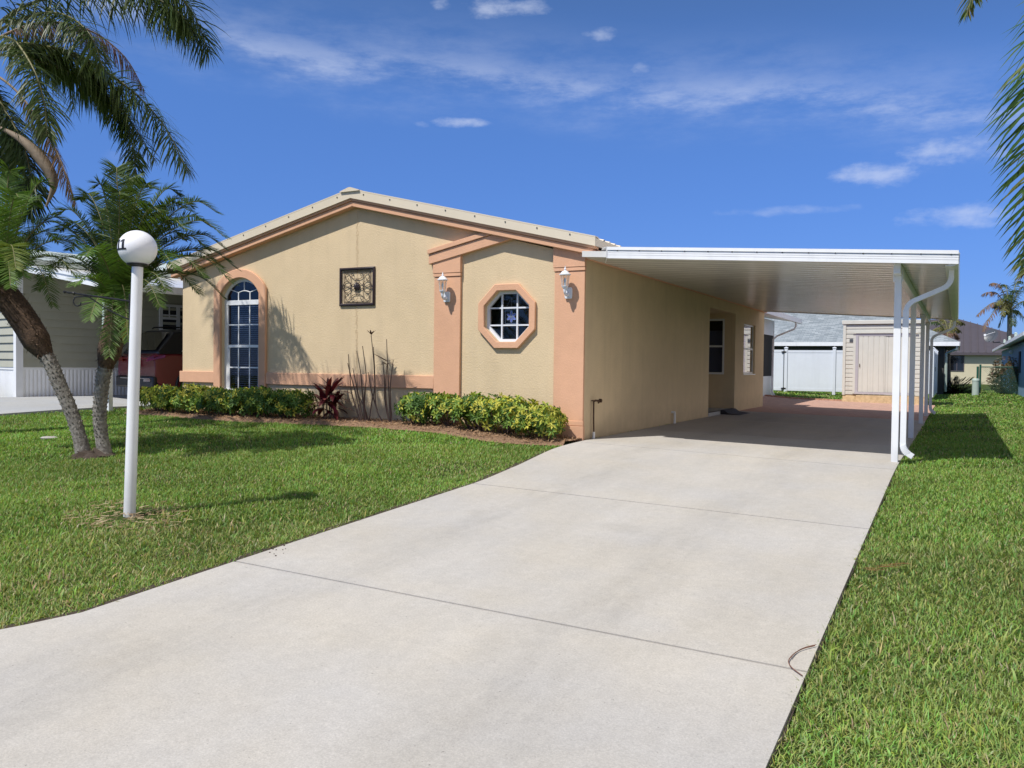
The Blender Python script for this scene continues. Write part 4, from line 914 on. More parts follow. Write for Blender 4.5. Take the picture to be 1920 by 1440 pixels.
# burgundy ti plant
YC = -.42
def zp(zx, zy, Y): return ony(540+zx/6.546, 600+zy/6.546, Y)
mat('ti_leaf', (.11, .012, .022), .35, .3, 9, col2=(.20, .03, .05)); leafmat('ti_leaf_m', rough=.3, trans=.15, spec=.5)
tb = zp(490, 1262, YC); ti = thing('ti_plant', 'burgundy red-leaved ti plant growing against the tan wall', 'plant', tb)
heads = [((440, 1262), (430, 1010)), ((475, 1262), (470, 950)), ((515, 1262), (540, 860)), ((545, 1262), (575, 1020)), ((500, 1262), (510, 900))]
for i, (b, h) in enumerate(heads):
    B = zp(*b, YC+random.uniform(-.06, .06)); H = zp(*h, YC+random.uniform(-.08, .08)); m = MB(); m.tube([B-Vector((0, 0, .04)), B.lerp(H, .5)+Vector((.01, 0, 0)), H], [.011, .010, .009], 6); m.build('stem', MAT['stem'], ti)
    lb = LB(); nl = 16 if i in (2, 4, 1) else 12
    for k in range(nl):
        a = 2.4*k+i; e = -.15+1.35*(k/nl); d = Vector((math.cos(a)*math.cos(e), math.sin(a)*math.cos(e)*.8, math.sin(e)))
        cc = random.choice([(.10, .012, .02), (.16, .02, .035), (.06, .008, .016), (.21, .04, .04)])
        lb.strip(H-Vector((0, 0, .10*(1-k/nl))), d, Vector((0, 0, 1))-d*d.z, random.uniform(.34, .50), .085, .75, 4, jit(cc), prof=[.18, .8, 1, .7, 0])
    lb.build('leaf_head', MAT['ti_leaf_m'], ti)
# almost bare stalks
def stalks(label, YC, sts, tufts):
    b0 = zp(*sts[0][0], YC); t = thing('bare_ti_stalks', label, 'plant', b0, 'bare stalks by the wall')
    for i, s_ in enumerate(sts):
        yo = YC+random.uniform(-.08, .08); P_ = [zp(*p, yo) for p in s_]; m = MB(); R = bez(P_, 14); m.tube(R, [.0125-.0065*k/13 for k in range(14)], 6)
        for k in range(2, 12, 3): m.lathe(R[k], [(.001, -.006), (.012, 0), (.001, .006)], 5)
        m.build('stalk', MAT['stem'], t)
    for (p, n, L_, w_, droop, elev) in tufts:
        H = zp(*p, YC); lb = LB()
        for k in range(n):
            a = 2*PI*k/n+.4; d = Vector((math.cos(a), math.sin(a)*.6, elev)); lb.strip(H, d, (0, 0, 1), L_*random.uniform(.7, 1.1), w_, droop, 4, jit((.06, .018, .018)), prof=[.3, 1, .9, .6, 0])
        lb.build('leaf_tuft', MAT['ti_leaf_m'], t)
stalks('clump of tall thin bare stalks near the wall seam, one topped by a small tuft', -.38,
    [[(885, 1245), (790, 930), (770, 800), (740, 420)], [(905, 1250), (825, 880), (770, 680), (733, 530)], [(935, 1270), (860, 920), (830, 760), (795, 590)], [(945, 1275), (910, 860), (890, 640), (845, 380)], [(965, 1280), (930, 1000), (960, 700), (915, 320)],
     [(990, 1285), (1030, 1000), (1060, 870), (1068, 700), (1050, 330)], [(1175, 1280), (1085, 1090), (1068, 800), (1050, 480), (1020, 180)], [(1095, 1110), (1040, 930), (1010, 800), (985, 640)], [(975, 1270), (940, 1050), (950, 850), (955, 740)], [(1000, 1275), (940, 1080), (860, 900), (845, 650)]],
    [((1022, 180), 7, .13, .030, .3, 1.1)])
stalks('smaller clump of bare stalks left of the pilaster with a few dark drooping leaves', -.38,
    [[(1275, 1290), (1255, 900), (1260, 760), (1292, 490)], [(1245, 1270), (1190, 1000), (1185, 760), (1165, 510)], [(1262, 1285), (1240, 950), (1225, 620), (1210, 235)], [(1250, 1280), (1205, 1000), (1200, 760), (1215, 540)]],
    [((1212, 545), 6, .24, .045, .9, .45), ((1215, 505), 3, .34, .05, .15, .30)])

# ================================================================ THINGS ON THE FRONT WALL
# wrought metal wall art
wx0, wx1, wz0, wz1 = -4.598, -3.845, 2.075, 2.735; ay = -.028
art = thing('wall_art', 'square dark bronze scrollwork wall plaque hanging on the tan wall seam', 'wall art', ((wx0+wx1)/2, ay, wz0))
m = MB(); fw_ = .047
for k in range(1):
    o_ = [(wx0, ay, wz0), (wx1, ay, wz0), (wx1, ay, wz1), (wx0, ay, wz1)]
    i_ = [(wx0+fw_, ay, wz0+fw_), (wx1-fw_, ay, wz0+fw_), (wx1-fw_, ay, wz1-fw_), (wx0+fw_, ay, wz1-fw_)]
    m.ring(o_, i_, (0, .026, 0)); g_ = .012; o2 = [(wx0+g_, ay-.012, wz0+g_), (wx1-g_, ay-.012, wz0+g_), (wx1-g_, ay-.012, wz1-g_), (wx0+g_, ay-.012, wz1-g_)]; i2 = [(wx0+fw_-g_, ay-.012, wz0+fw_-g_), (wx1-fw_+g_, ay-.012, wz0+fw_-g_), (wx1-fw_+g_, ay-.012, wz1-fw_+g_), (wx0+fw_-g_, ay-.012, wz1-fw_+g_)]; m.ring(o2, i2, (0, .0115, 0))
m.build('frame', MAT['bronze'], art, bevel=.006)
cx_, cz_ = (wx0+wx1)/2, (wz0+wz1)/2; sq_ = .265; m = MB(); R_ = .0047
def A(u, v): return (cx_+u*sq_*1.07, ay+.012, cz_+v*sq_)
def curve(pts, n=30, r=R_): m.tube(bez([A(*p) for p in pts], n), r, 5)
for a, b in (((-1, -1), (1, -1)), ((1, -1), (1, 1)), ((1, 1), (-1, 1)), ((-1, 1), (-1, -1))): m.tube([A(*a), A(*b)], .0055, 5); m.tube([A(a[0]*.93, a[1]*.93), A(b[0]*.93, b[1]*.93)], .003, 5)
for sx_ in (1, -1):
    for sz in (1, -1):
        curve([(sx_*x, sz*z) for x, z in [(.47, -.02), (.47, .5), (.62, .82), (.85, .78), (.88, .55), (.72, .42), (.66, .58)]])      # corner scroll
        curve([(sx_*x, sz*z) for x, z in [(.0, .50), (.25, .52), (.45, .66), (.42, .84), (.28, .82), (.27, .68)]])                  # top scroll
        curve([(sx_*x, sz*z) for x, z in [(.42, .10), (.62, .34), (.95, .30), (1.08, .02), (.95, -.12), (.62, -.02), (.44, -.22)]])   # side loops
    curve([(sx_*x, z) for x, z in [(.10, .0), (.25, .18), (.5, .0), (.25, -.18), (.10, .0)]])
for sz in (1, -1): curve([(x, sz*z) for x, z in [(0, .1), (.16, .3), (0, .5), (-.16, .3), (0, .1)]])
m.tube([A(0, 1), A(0, 1.16)], .006, 6); m.tube([A(0, -1), A(0, -1.16)], .006, 6); m.build('scrollwork', MAT['bronze'], art)
m = MB(); m.tube([(cx_, ay+.016, cz_), (cx_, ay+.004, cz_), (cx_, ay-.010, cz_), (cx_, ay-.016, cz_)], [.062, .06, .042, .01], 20)
for k in range(12): a = 2*PI*k/12; m.tube([(cx_+.02*math.cos(a), ay-.014, cz_+.02*math.sin(a)), (cx_+.065*math.cos(a), ay+.002, cz_+.075*math.sin(a))], [.006, .009], 6)
m.build('medallion', MAT['bronze'], art)
# two porch lanterns
def lantern(x, label, wob):
    t = thing('wall_lantern', label, 'wall lantern', (x, -.06, 2.18), 'white wall lanterns on the pilasters'); py = -.052; cy = -.20; zb_ = 2.265
    m = MB(); m.prism([(x-.052, py, 2.09), (x+.052, py, 2.09), (x+.06, py, 2.12), (x+.06, py, 2.23), (x+.052, py, 2.26), (x-.052, py, 2.26), (x-.06, py, 2.23), (x-.06, py, 2.12)], (0, -.03, 0)); m.build('backplate', MAT['white_vinyl'], t, bevel=.008)
    m = MB(); m.tube(bez([(x, py-.025, 2.16), (x, py-.09, 2.135), (x, cy, 2.17), (x, cy, zb_-.03)], 14), [.022, .02, .018, .016, .016, .016, .016, .016, .016, .018, .020, .022, .026, .03], 8); m.lathe((x, py-.05, 2.15), [(.001, -.03), (.028, -.01), (.026, .02), (.001, .035)], 10); m.build('arm', MAT['white_vinyl'], t)
    m = MB(); m.lathe((x, cy, zb_), [(.001, -.035), (.035, -.03), (.05, -.006), (.052, 0), (.046, .004), (.001, .006)], 8, smooth=False)
    for k in range(6): a = 2*PI*k/6+.2; m.tube([(x+.048*math.cos(a), cy+.048*math.sin(a), zb_), (x+.068*math.cos(a), cy+.068*math.sin(a), zb_+.165)], .0035, 4)
    m.build('cage', MAT['white_vinyl'], t)
    m = MB(); m.lathe((x, cy, zb_+.164), [(.06, -.002), (.088, .0), (.088, .012), (.07, .022), (.05, .05), (.03, .062), (.018, .066), (.014, .08), (.02, .088), (.010, .1), (.004, .128), (.001, .14)], 12, smooth=False); m.build('cap', MAT['white_vinyl'], t)
    m = MB(); vs = []
    for z, r in ((.004, .046), (.162, .064)):
        for k in range(12): a = 2*PI*k/12; vs.append((x+r*math.cos(a), cy+r*math.sin(a), zb_+z))
    m.add(vs, [(k, (k+1) % 12, 12+(k+1) % 12, 12+k) for k in range(12)]); m.build('glass', MAT['clear_glass'], t)
    m = MB(); m.lathe((x, cy, zb_), [(.012, .005), (.012, .05), (.02, .07), (.019, .1), (.007, .125), (.001, .13)], 10); m.build('bulb', MAT['white_vinyl'], t)
lantern(-2.375, 'white wall lantern on the left peach pilaster, beside the diagonal trim', 0)
lantern(-.245, 'white wall lantern on the right peach pilaster at the house corner', 1)
# stained glass hanging behind the octagonal window
sg = thing('stained_glass', 'small blue flower stained glass panel hanging inside the octagonal window', 'stained glass', (OX, .13, OZ))
m = MB(); hh = .112
m.ring([(OX-hh, .125, OZ-hh), (OX+hh, .125, OZ-hh), (OX+hh, .125, OZ+hh), (OX-hh, .125, OZ+hh)], [(OX-hh+.008, .125, OZ-hh+.008), (OX+hh-.008, .125, OZ-hh+.008), (OX+hh-.008, .125, OZ+hh-.008), (OX-hh+.008, .125, OZ+hh-.008)], (0, .006, 0))
for k in range(6):
    a = 2*PI*k/6+PI/2; pts = []
    for q in range(13): b_ = PI*2*q/12; u_, v_ = .047+.045*math.cos(b_), .022*math.sin(b_); pts.append((OX+u_*math.cos(a)-v_*math.sin(a), .127, OZ+u_*math.sin(a)+v_*math.cos(a)))
    m.tube(pts, .003, 4)
m.build('leading', MAT['lead'], sg); m = MB()
for k in range(6):
    a = 2*PI*k/6+PI/2; loop = []
    for q in range(12): b_ = PI*2*q/12; u_, v_ = .047+.042*math.cos(b_), .020*math.sin(b_); loop.append((OX+u_*math.cos(a)-v_*math.sin(a), .128, OZ+u_*math.sin(a)+v_*math.cos(a)))
    m.prism(loop, (0, .002, 0))
mat('blue_petal', (.20, .26, .75), .2, .3, 30); m.build('petals', MAT['blue_petal'], sg)
m = MB(); m.tube([(OX, .128, OZ+hh), (OX-.0, .128, OZ+.30)], .0015, 4); m.tube([(OX-hh, .128, OZ+hh), (OX, .128, OZ+.31), (OX+hh, .128, OZ+hh)], .0015, 4); m.build('hanger', MAT['lead'], sg)

# ================================================================ SMALL THINGS BY THE SIDE WALL AND ON THE DRIVE
hb = thing('hose_spigot', 'brown standpipe with brass garden tap against the side wall near the corner', 'garden tap', (.05, .27, 0))
m = MB(); m.tube([(.05, .275, .08), (.045, .272, .3), (.045, .268, .56)], .013, 10); m.build('pipe', MAT['brass'], hb)
m = MB(); m.tube([(.05, .275, -.02), (.05, .275, .10)], .021, 12); m.build('sleeve', MAT['pvc'], hb)
m = MB(); m.tube([(.045, .268, .56), (.06, .29, .572), (.10, .36, .57)], [.015, .017, .014], 8); m.tube([(.085, .335, .57), (.095, .345, .53)], [.012, .014], 8); m.tube([(.06, .30, .572), (.02, .24, .572)], .008, 6); m.tube([(.10, .37, .57), (.115, .395, .57)], .03, 10); m.build('tap', MAT['brass'], hb)
m = MB(); m.tube([(.06, 4.38, -.03), (.06, 4.38, .19), (.06, 4.38, .215), (.02, 4.36, .215), (-.01, 4.36, .215)], .022, 10); tag(m.build('drain_pipe', MAT['pvc']), 'short white plastic drain elbow sticking up beside the side wall', 'pipe')
m = MB(); z_ = lambda x: G(x, 8.7)
m.prism([(.013, 8.15, .10), (.10, 8.15, .092), (.19, 8.15, .03), (.46, 8.15, z_(.46)+.004), (.46, 8.15, z_(.46)), (.013, 8.15, z_(0))], (0, 1.15, 0)); tag(m.build('threshold_ramp', MAT['rubber']), 'black rubber ramp mat lying before the entry step under the carport', 'ramp')
tw_ = [(418, 703), (350, 720), (300, 745), (265, 780), (258, 810), (282, 843), (342, 888)]; pts = []
for zx, zy in tw_:
    q = gpx(1400+zx/3.273, 1000+zy/3.273); pts.append(q+Vector((0, 0, .012)))
m = MB(); m.tube(bez(pts, 30), [.0028]*30, 5); m.tube([p+Vector((.006, .012, .004)) for p in bez(pts, 30)[:16]], .0018, 4); mat('twig', (.16, .07, .045), .7, .2, 30); tag(m.build('twig', MAT['twig']), 'curved brown twig lying on the driveway edge across the joint', 'twig')
m = MB()
for i in range(18):
    q = gpx(random.gauss(512, 16), random.gauss(1036, 9) if i > 6 else 1030); s_ = random.uniform(.003, .010); m.lathe(q, [(.001, -.003), (s_, .0), (s_*.6, s_*.7), (.001, s_)], 5, smooth=False)
m.build('soil_crumbs', MAT['soil_chip'], kind='stuff', label='dark soil crumbs spilled on the drive by the left grass edge', category='soil')
q = gpx(92, 819); m = MB(); m.lathe(q, [(.10, -.04), (.12, -.012), (.09, .004), (.001, .006)], 9, smooth=False); m.v = [(v[0]*1+0, v[1], v[2]) for v in m.v]; tag(m.build('flat_stone', MAT['concrete_shade_tint']), 'small flat pale stone half buried in the lawn left of the palms', 'stone')
lb = LB(); q = gpx(1650, 1073)
for i in range(22): lb.strip(gpx(1612+i*3.6, 1079-i*.55)+Vector((0, 0, random.uniform(.03, .055))), Vector((.8+random.uniform(-.3, .3), .5+random.uniform(-.5, .5), random.uniform(-.05, .2))), (0, 0, 1), random.uniform(.06, .13), .012, .2, 3, jit((.26, .12, .055), .4))
tag(lb.build('dead_frond', [MAT['dry_leaf'], MAT['dry_rachis']]), 'reddish brown dead palm leaf lying in the grass right of the driveway', 'dead leaf')

# ================================================================ MULCH CHIPS, GRASS
m = MB()
for i in range(5200):
    x = random.uniform(-9, 0); y = random.uniform(-1.1, -.02)
    if not in_bed(x, y, -.02): continue
    z = G(x, y)+.03; a = random.uniform(0, PI); L_ = random.uniform(.02, .06); w_ = random.uniform(.006, .014); tl = random.uniform(-.02, .03)
    dx, dy = math.cos(a)*L_, math.sin(a)*L_; nx_, ny_ = -math.sin(a)*w_, math.cos(a)*w_
    m.add([(x, y, z), (x+dx, y+dy, z+tl), (x+dx+nx_, y+dy+ny_, z+tl+.004), (x+nx_, y+ny_, z+.004)], [(0, 1, 2, 3)])
o = m.build('mulch_chips', MAT['dry_leaf'], kind='stuff', fix=False, label='brown wood mulch chips spread along the front wall bed', category='mulch')
ch = np.array([(.34, .20, .11), (.24, .14, .08), (.45, .30, .18), (.14, .08, .05)]); facegeo_color(o, ch[rng.integers(0, 4, len(m.f))]*rng.uniform(.75, 1.2, (len(m.f), 1)))

m = MB()
for i in range(300):                                        # dry thatch round the lamp post
    a = random.uniform(0, 2*PI); rr_ = .48*random.random()**.8; x = LBASE.x+.05+rr_*math.cos(a)*1.2; y = LBASE.y-.05+rr_*math.sin(a)
    z = G(x, y)-.01+random.uniform(0, .022); a = random.uniform(0, PI); L_ = random.uniform(.03, .08); w_ = random.uniform(.003, .007); tl = random.uniform(-.006, .015)
    dx, dy = math.cos(a)*L_, math.sin(a)*L_; nx_, ny_ = -math.sin(a)*w_, math.cos(a)*w_
    m.add([(x, y, z), (x+dx, y+dy, z+tl), (x+dx+nx_, y+dy+ny_, z+tl+.003), (x+nx_, y+ny_, z+.003)], [(0, 1, 2, 3)])
o = m.build('dry_thatch', MAT['dry_leaf'], kind='stuff', fix=False, label='dry straw thatch in the bare patch round the lamp post foot', category='thatch')
ch = np.array([(.40, .30, .18), (.30, .21, .13), (.50, .40, .26), (.22, .15, .09)]); facegeo_color(o, ch[rng.integers(0, 4, len(m.f))])

def Gv(x, y):
    def s_(a, b, v): t = np.clip((v-a)/(b-a), 0, 1); return t*t*(3-2*t)
    g_ = -.0185*np.clip(x, 0, 8); t = np.maximum(y, -12.5)+.6
    g_ = g_+np.where(t < -1, .05*t, np.where(t < 1, -.05*(1-t)**2/4, 0))
    return g_+.125*s_(.1, -2.2, x)+.08*s_(-8, -13, x)+.09*s_(4.4, 6.0, x)
yy_ = np.linspace(-12.4, 10, 400); DL = np.array([drive_left(v) for v in yy_]); DR = np.array([drive_right(v) for v in yy_])
def vnoise(x, y, s, k=0): return (np.sin(x*s*1.3+1.7+k)+np.sin(y*s*1.1+.6*np.sin(x*s*.7)+k*2)+np.sin((x+y)*s*.83+2.1*k)+np.sin((x-y)*s*1.7+k))/4
base_a = math.atan2(FW[1], FW[0]); VS, FS4, FS3, CS = [], [], [], []; off = 0
BARE = [(LBASE.x+.03, LBASE.y-.03, .30), (gpx(176, 853).x, gpx(176, 853).y, .26)]
def grass_zone(r0, r1, dens, wid, lmin, lmax):
    global off
    half = math.radians(38 if r1 < 20 else 36); n = int(dens*half*(r1*r1-r0*r0)); r = np.sqrt(rng.uniform(r0*r0, r1*r1, n)); a = base_a+rng.uniform(-half, half, n)
    x = CAM[0]+r*np.cos(a); y = CAM[1]+r*np.sin(a); e = np.where(x < 2, rng.uniform(.012, .06, n), rng.uniform(-.02, .022, n))
    hard = (y < 10) & (y > -12.5) & (x > np.interp(y, yy_, DL)-e) & (x < np.interp(y, yy_, DR)+e)
    hard |= (y >= 10) & (y < PAVE[3]+.2) & (x > PAVE[0]-e) & (x < PAVE[1]+e)
    yb = -.98+.1*np.sin(x*1.3)-.02
    t1 = np.clip((x+1.2)/1.2, 0, 1); yb = yb+.25*t1*t1*(3-2*t1); t2 = np.clip((x+2.2)/1.6, 0, 1); t3 = np.clip((x+.6)/.7, 0, 1); yb = yb-.12*t2*t2*(3-2*t2)*(1-t3*t3*(3-2*t3))
    hard |= (x > -9.0) & (x < .06) & (y > yb-e*.3) & (y < .1); hard |= (x > -8.5) & (x < 0) & (y > -.02) & (y < 21.4)
    dx, dy = x-O_N.x, y-O_N.y; u = dx*UN.x+dy*UN.y; v = dx*VN.x+dy*VN.y; hard |= (u > -9) & (u < 16) & (v > -12) & (v < 4.36)
    for bx, by, br_ in BARE: hard |= ((x-bx)**2+(y-by)**2 < (br_*rng.uniform(.5, 1.05, n))**2)
    hard |= (x > 1.35) & (x < 4.0) & (y > 19.4) & (y < 21.6); hard |= (y < -12.3)
    k = ~hard; x, y = x[k], y[k]; n = len(x)
    pn = vnoise(x, y, 1.6)+.6*vnoise(x, y, 4.3, 1.3); thin = (pn > .65) & (rng.random(n) < .5); x, y, pn = x[~thin], y[~thin], pn[~thin]; n = len(x)
    z = Gv(x, y)-.032; L_ = rng.uniform(lmin, lmax, n)*(1+.25*vnoise(x, y, 2.3, 3)); az_ = rng.uniform(0, 2*PI, n); ti_ = rng.uniform(.12, 1.15, n); bend = rng.uniform(.1, .8, n)
    w_ = wid*rng.uniform(.6, 1.25, n); ca, sa = np.cos(az_), np.sin(az_); tw = az_+PI/2+rng.uniform(-.7, .7, n); sx_, sy_ = np.cos(tw)*w_/2, np.sin(tw)*w_/2
    V = np.empty((n, 5, 3), np.float32); h1, v1 = np.sin(ti_)*L_*.5, np.cos(ti_)*L_*.5; t2_ = np.minimum(ti_+bend, 1.75); h2, v2 = h1+np.sin(t2_)*L_*.5, v1+np.cos(t2_)*L_*.5
    V[:, 0] = np.stack([x-sx_*.8, y-sy_*.8, z], 1); V[:, 1] = np.stack([x+sx_*.8, y+sy_*.8, z], 1)
    V[:, 2] = np.stack([x+ca*h1+sx_, y+sa*h1+sy_, z+v1], 1); V[:, 3] = np.stack([x+ca*h1-sx_, y+sa*h1-sy_, z+v1], 1); V[:, 4] = np.stack([x+ca*h2, y+sa*h2, z+v2], 1)
    i0 = off+5*np.arange(n)[:, None]; FS4.append(i0+np.array([[0, 1, 2, 3]])); FS3.append(i0+np.array([[3, 2, 4]])); VS.append(V.reshape(-1, 3)); off += 5*n
    c = np.stack([rng.uniform(.17, .32, n), rng.uniform(.27, .43, n), rng.uniform(.06, .115, n)], 1); c *= np.array([np.interp(r0, [2, 7, 11], [1.0, .92, .80]), np.interp(r0, [2, 7, 11], [1.0, .98, .95]), np.interp(r0, [2, 7, 11], [1.0, .85, .70])]); c *= (1+.30*vnoise(x, y, .9, 2)+.22*vnoise(x, y, 3.1, 5))[:, None]
    yel = rng.random(n) < (.25 if r0 < 7 else .10); c[yel] = np.stack([rng.uniform(.30, .42, yel.sum()), rng.uniform(.34, .46, yel.sum()), rng.uniform(.10, .17, yel.sum())], 1)
    near_edge = np.clip(1-np.abs(x-np.interp(y, yy_, DL))/2.2, 0, 1)*(y < -1)*(x < 2)
    lampd = np.hypot(x-LBASE.x-.1, y-LBASE.y+.1); st = rng.random(n)*(1 if r0 < 7 else 1.7) < .5*np.clip(1-lampd/.7, 0, 1)+ .07+.17*np.clip(pn*1.5-.25, 0, 1)+.16*near_edge*np.clip(vnoise(x, y, 2.0, 4)+.45, 0, 1); c[st] = np.stack([rng.uniform(.42, .60, st.sum()), rng.uniform(.36, .50, st.sum()), rng.uniform(.20, .30, st.sum())], 1)
    CS.append(c.astype(np.float32))
grass_zone(2.0, 4.6, 10500, .0048, .030, .066); grass_zone(4.6, 7.5, 7000, .0055, .031, .067); grass_zone(7.5, 11.5, 4600, .0068, .033, .066); grass_zone(11.5, 18, 2000, .0092, .036, .066); grass_zone(18, 30, 480, .018, .045, .07); grass_zone(30, 55, 90, .042, .05, .08)
grass_zone(2.0, 8.0, 130, .0105, .07, .12); V = np.concatenate(VS); F4 = np.concatenate(FS4); F3 = np.concatenate(FS3); Cc = np.concatenate(CS); nb = len(F4)
me = bpy.data.meshes.new('grass'); me.vertices.add(len(V)); me.vertices.foreach_set('co', V.ravel())
loops = np.concatenate([F4, F3], 1).ravel(); me.loops.add(len(loops)); me.loops.foreach_set('vertex_index', loops.astype(np.int32))
me.polygons.add(2*nb); ls = np.empty(2*nb, np.int32); ls[0::2] = 7*np.arange(nb); ls[1::2] = 7*np.arange(nb)+4; me.polygons.foreach_set('loop_start', ls)
me.update(calc_edges=True); me.polygons.foreach_set('use_smooth', np.ones(2*nb, bool))
at_ = me.color_attributes.new('col', 'FLOAT_COLOR', 'POINT'); cv = np.ones((len(V), 4), np.float32); cv[:, :3] = np.repeat(Cc, 5, 0); cv[0::5, :3] *= .38; cv[1::5, :3] *= .38; cv[4::5, :3] *= 1.12; at_.data.foreach_set('color', cv.ravel())  # blade bases darkened for depth, shade among blades put into the colour
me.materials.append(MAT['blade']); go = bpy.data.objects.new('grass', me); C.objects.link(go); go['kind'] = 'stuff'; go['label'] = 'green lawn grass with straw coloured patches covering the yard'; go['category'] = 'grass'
print('grass blades', nb)
# ================================================================ NEIGHBOUR ON THE LEFT: house, carport, car
nh = thing('neighbor_house', 'olive lap-sided house with white ribbed skirting behind the two small palms', 'house', O_N)
def NB(m, u0, u1, v0, v1, z0, z1):
    m.obox(nloc(u0, v0, z0), UN*(u1-u0), VN*(v1-v0), (0, 0, z1-z0))
def lap(m, o, d, n, L_, z0, z1, step=.19):
    """overlapping boards along d from o, facing n"""
    o = Vector(o); z = z0
    while z < z1-.01:
        h = min(step, z1-z); a = o+Vector((0, 0, z)); b = a+d*L_
        m.add([a+n*.042, b+n*.042, b+Vector((0, 0, h))+n*.006, a+Vector((0, 0, h))+n*.006, a, b], [(0, 1, 2, 3), (0, 4, 5, 1)]); z += step
LU = 15.0
m = MB(); lap(m, nloc(0, 0, 0), UN, VN, LU, .72, 3.15); lap(m, nloc(0, -8, 0), VN, -UN, 8, .72, 3.15); m.build('wall', MAT['lap_siding'], nh)
m = MB()
for k in range(int(LU/.09)): q = nloc(k*.09, 0, -.1); m.prism([q, q+UN*.03+VN*.018, q+UN*.06+VN*.018, q+UN*.09], (0, 0, .82))
for k in range(88): q = nloc(0, -k*.09, -.1); m.prism([q, q-VN*.03-UN*.018, q-VN*.06-UN*.018, q-VN*.09], (0, 0, .82))
NB(m, -.012, LU, .0, .03, .66, .735); NB(m, -.03, .0, -8, .012, .66, .735); m.build('skirting', MAT['white_metal'], nh)
m = MB(); NB(m, -.045, .11, -.11, .045, -.05, 3.16); m.build('corner_trim', MAT['white_metal'], nh)
m = MB(); e0 = nloc(-.45, .35, 3.1); 
p_ = [nloc(-.45, .35, 3.08), nloc(-.45, -4.2, 3.85), nloc(-.45, -8.4, 3.1)]
m.prism(p_+[q+Vector((0, 0, .12)) for q in reversed(p_)], UN*(LU+.8)); m.add([nloc(0, 0, 3.1), nloc(0, -8, 3.1), nloc(0, -4.1, 4.2)], [(0, 1, 2)]); mat('pale_roof', (.50, .56, .53), .5, .06, 5); m.build('roof', MAT['pale_roof'], nh)
def wall_uv(px, py):                                        # where a sight line meets the neighbour's side wall
    d = Vector(ray(px, py)); c0 = Vector(CAM); t = (O_N-c0).dot(VN)/d.dot(VN); q = c0+d*t-O_N; return q.dot(UN), q.z
(u0, z0_), (u1, _), (_, z1_) = wall_uv(297, 609), wall_uv(385, 609), wall_uv(297, 556)
m = MB(); o_ = [nloc(u0, .03, z0_-O_N.z+.0) for _ in (0,)]
zb_, zt_ = z0_, z1_
def NW(m, a, b, z0, z1, v0, v1): m.obox(Vector((0, 0, 0))+Vector((O_N.x, O_N.y, 0))+UN*a+VN*v0+Vector((0, 0, z0)), UN*(b-a), VN*(v1-v0), (0, 0, z1-z0))
NW(m, u0, u1, zb_, zb_+.07, .024, .06); NW(m, u0, u1, zt_-.07, zt_, .024, .06); um = u0+(u1-u0)*.36
for a in (u0, um, u1-.07): NW(m, a, a+.09, zb_+.071, zt_-.071, .024, .058)
NW(m, u0+.09, um, (zb_+zt_)/2-.03, (zb_+zt_)/2+.03, .026, .054); NW(m, u0+(um-u0)*.55, u0+(um-u0)*.55+.03, (zb_+zt_)/2, zt_-.07, .03, .045); NW(m, u0+.09, um, zt_-.3, zt_-.27, .03, .045)
wn = m.build('window', MAT['window_frame'], nh); m = MB(); NW(m, u0, u1, zb_+.01, zt_-.01, .025, .029); m.build('pane', MAT['screen_mesh'], wn)
# pan carport leaning on it
post_p = gpx(206, 768); pu, pv = n_uv(post_p.x, post_p.y)
nc = thing('neighbor_carport', 'white carport roof with gutter over the parked red car', 'carport', nloc(pu, pv))
ztop_l = ond(33, 492, depth(nloc(0, 0))).z-O_N.z; ztop_r = ond(206, 527, depth(nloc(pu, pv))).z-O_N.z
v1_ = pv+.25; sl_ = (ztop_r-ztop_l)/pv
def zr(v): return ztop_l+sl_*v
uf = pu-.15; ub = 13
m = MB(); m.prism([nloc(uf, .05, zr(.05)-.13), nloc(uf, v1_, zr(v1_)-.13), nloc(uf, v1_, zr(v1_)-.03), nloc(uf, .05, zr(.05)-.03)], UN*(ub-uf)); m.build('roof_panel', MAT['panel_white'], nc)
m = MB()
for za, zb2, d0 in ((-.15, -.07, .03), (-.068, -.03, .022), (-.028, .02, .05)):
    m.prism([nloc(uf, -.1, zr(-.1)+za), nloc(uf, v1_+.02, zr(v1_)+za), nloc(uf, v1_+.02, zr(v1_)+zb2), nloc(uf, -.1, zr(-.1)+zb2)], -UN*d0)
m.build('fascia', MAT['white_metal'], nc)
m = MB(); NB(m, uf, ub, v1_+.001, v1_+.12, zr(v1_)-.16, zr(v1_)-.02); m.build('gutter', MAT['white_metal'], nc)
for k in range(4):
    m = MB(); u_ = pu+k*4.0; NB(m, u_-.04, u_+.04, pv-.04, pv+.04, -.1, zr(pv)-.131); m.build('post', MAT['white_metal'], nc)
m = MB(); q0 = nloc(pu-.09, pv-.01, zr(pv)-.2); gz = G(post_p.x, post_p.y)-O_N.z
m.sqtube([q0, nloc(pu-.09, pv-.01, gz+.38), nloc(pu-.12, pv+.03, gz+.30), nloc(pu-.2, pv+.22, gz+.20), nloc(pu-.22, pv+.30, gz+.17)], .085, .065); m.build('downspout', MAT['pale_green'], nc)
bl = thing('storage_bin', 'blue plastic bin with brown cover against the skirting at left edge of the photo', 'bin', nloc(-.75, -.9, -.1))
m = MB(); c_ = nloc(-.75, -.95, -.1); m.lathe(c_, [(.2, 0), (.26, .02), (.30, .45), (.001, .45)], 14); m.build('body', MAT['blue_plastic'], bl); m = MB(); m.lathe(c_, [(.33, .45), (.34, .48), (.22, .56), (.001, .58)], 14); m.build('lid', MAT['brown_lid'], bl)

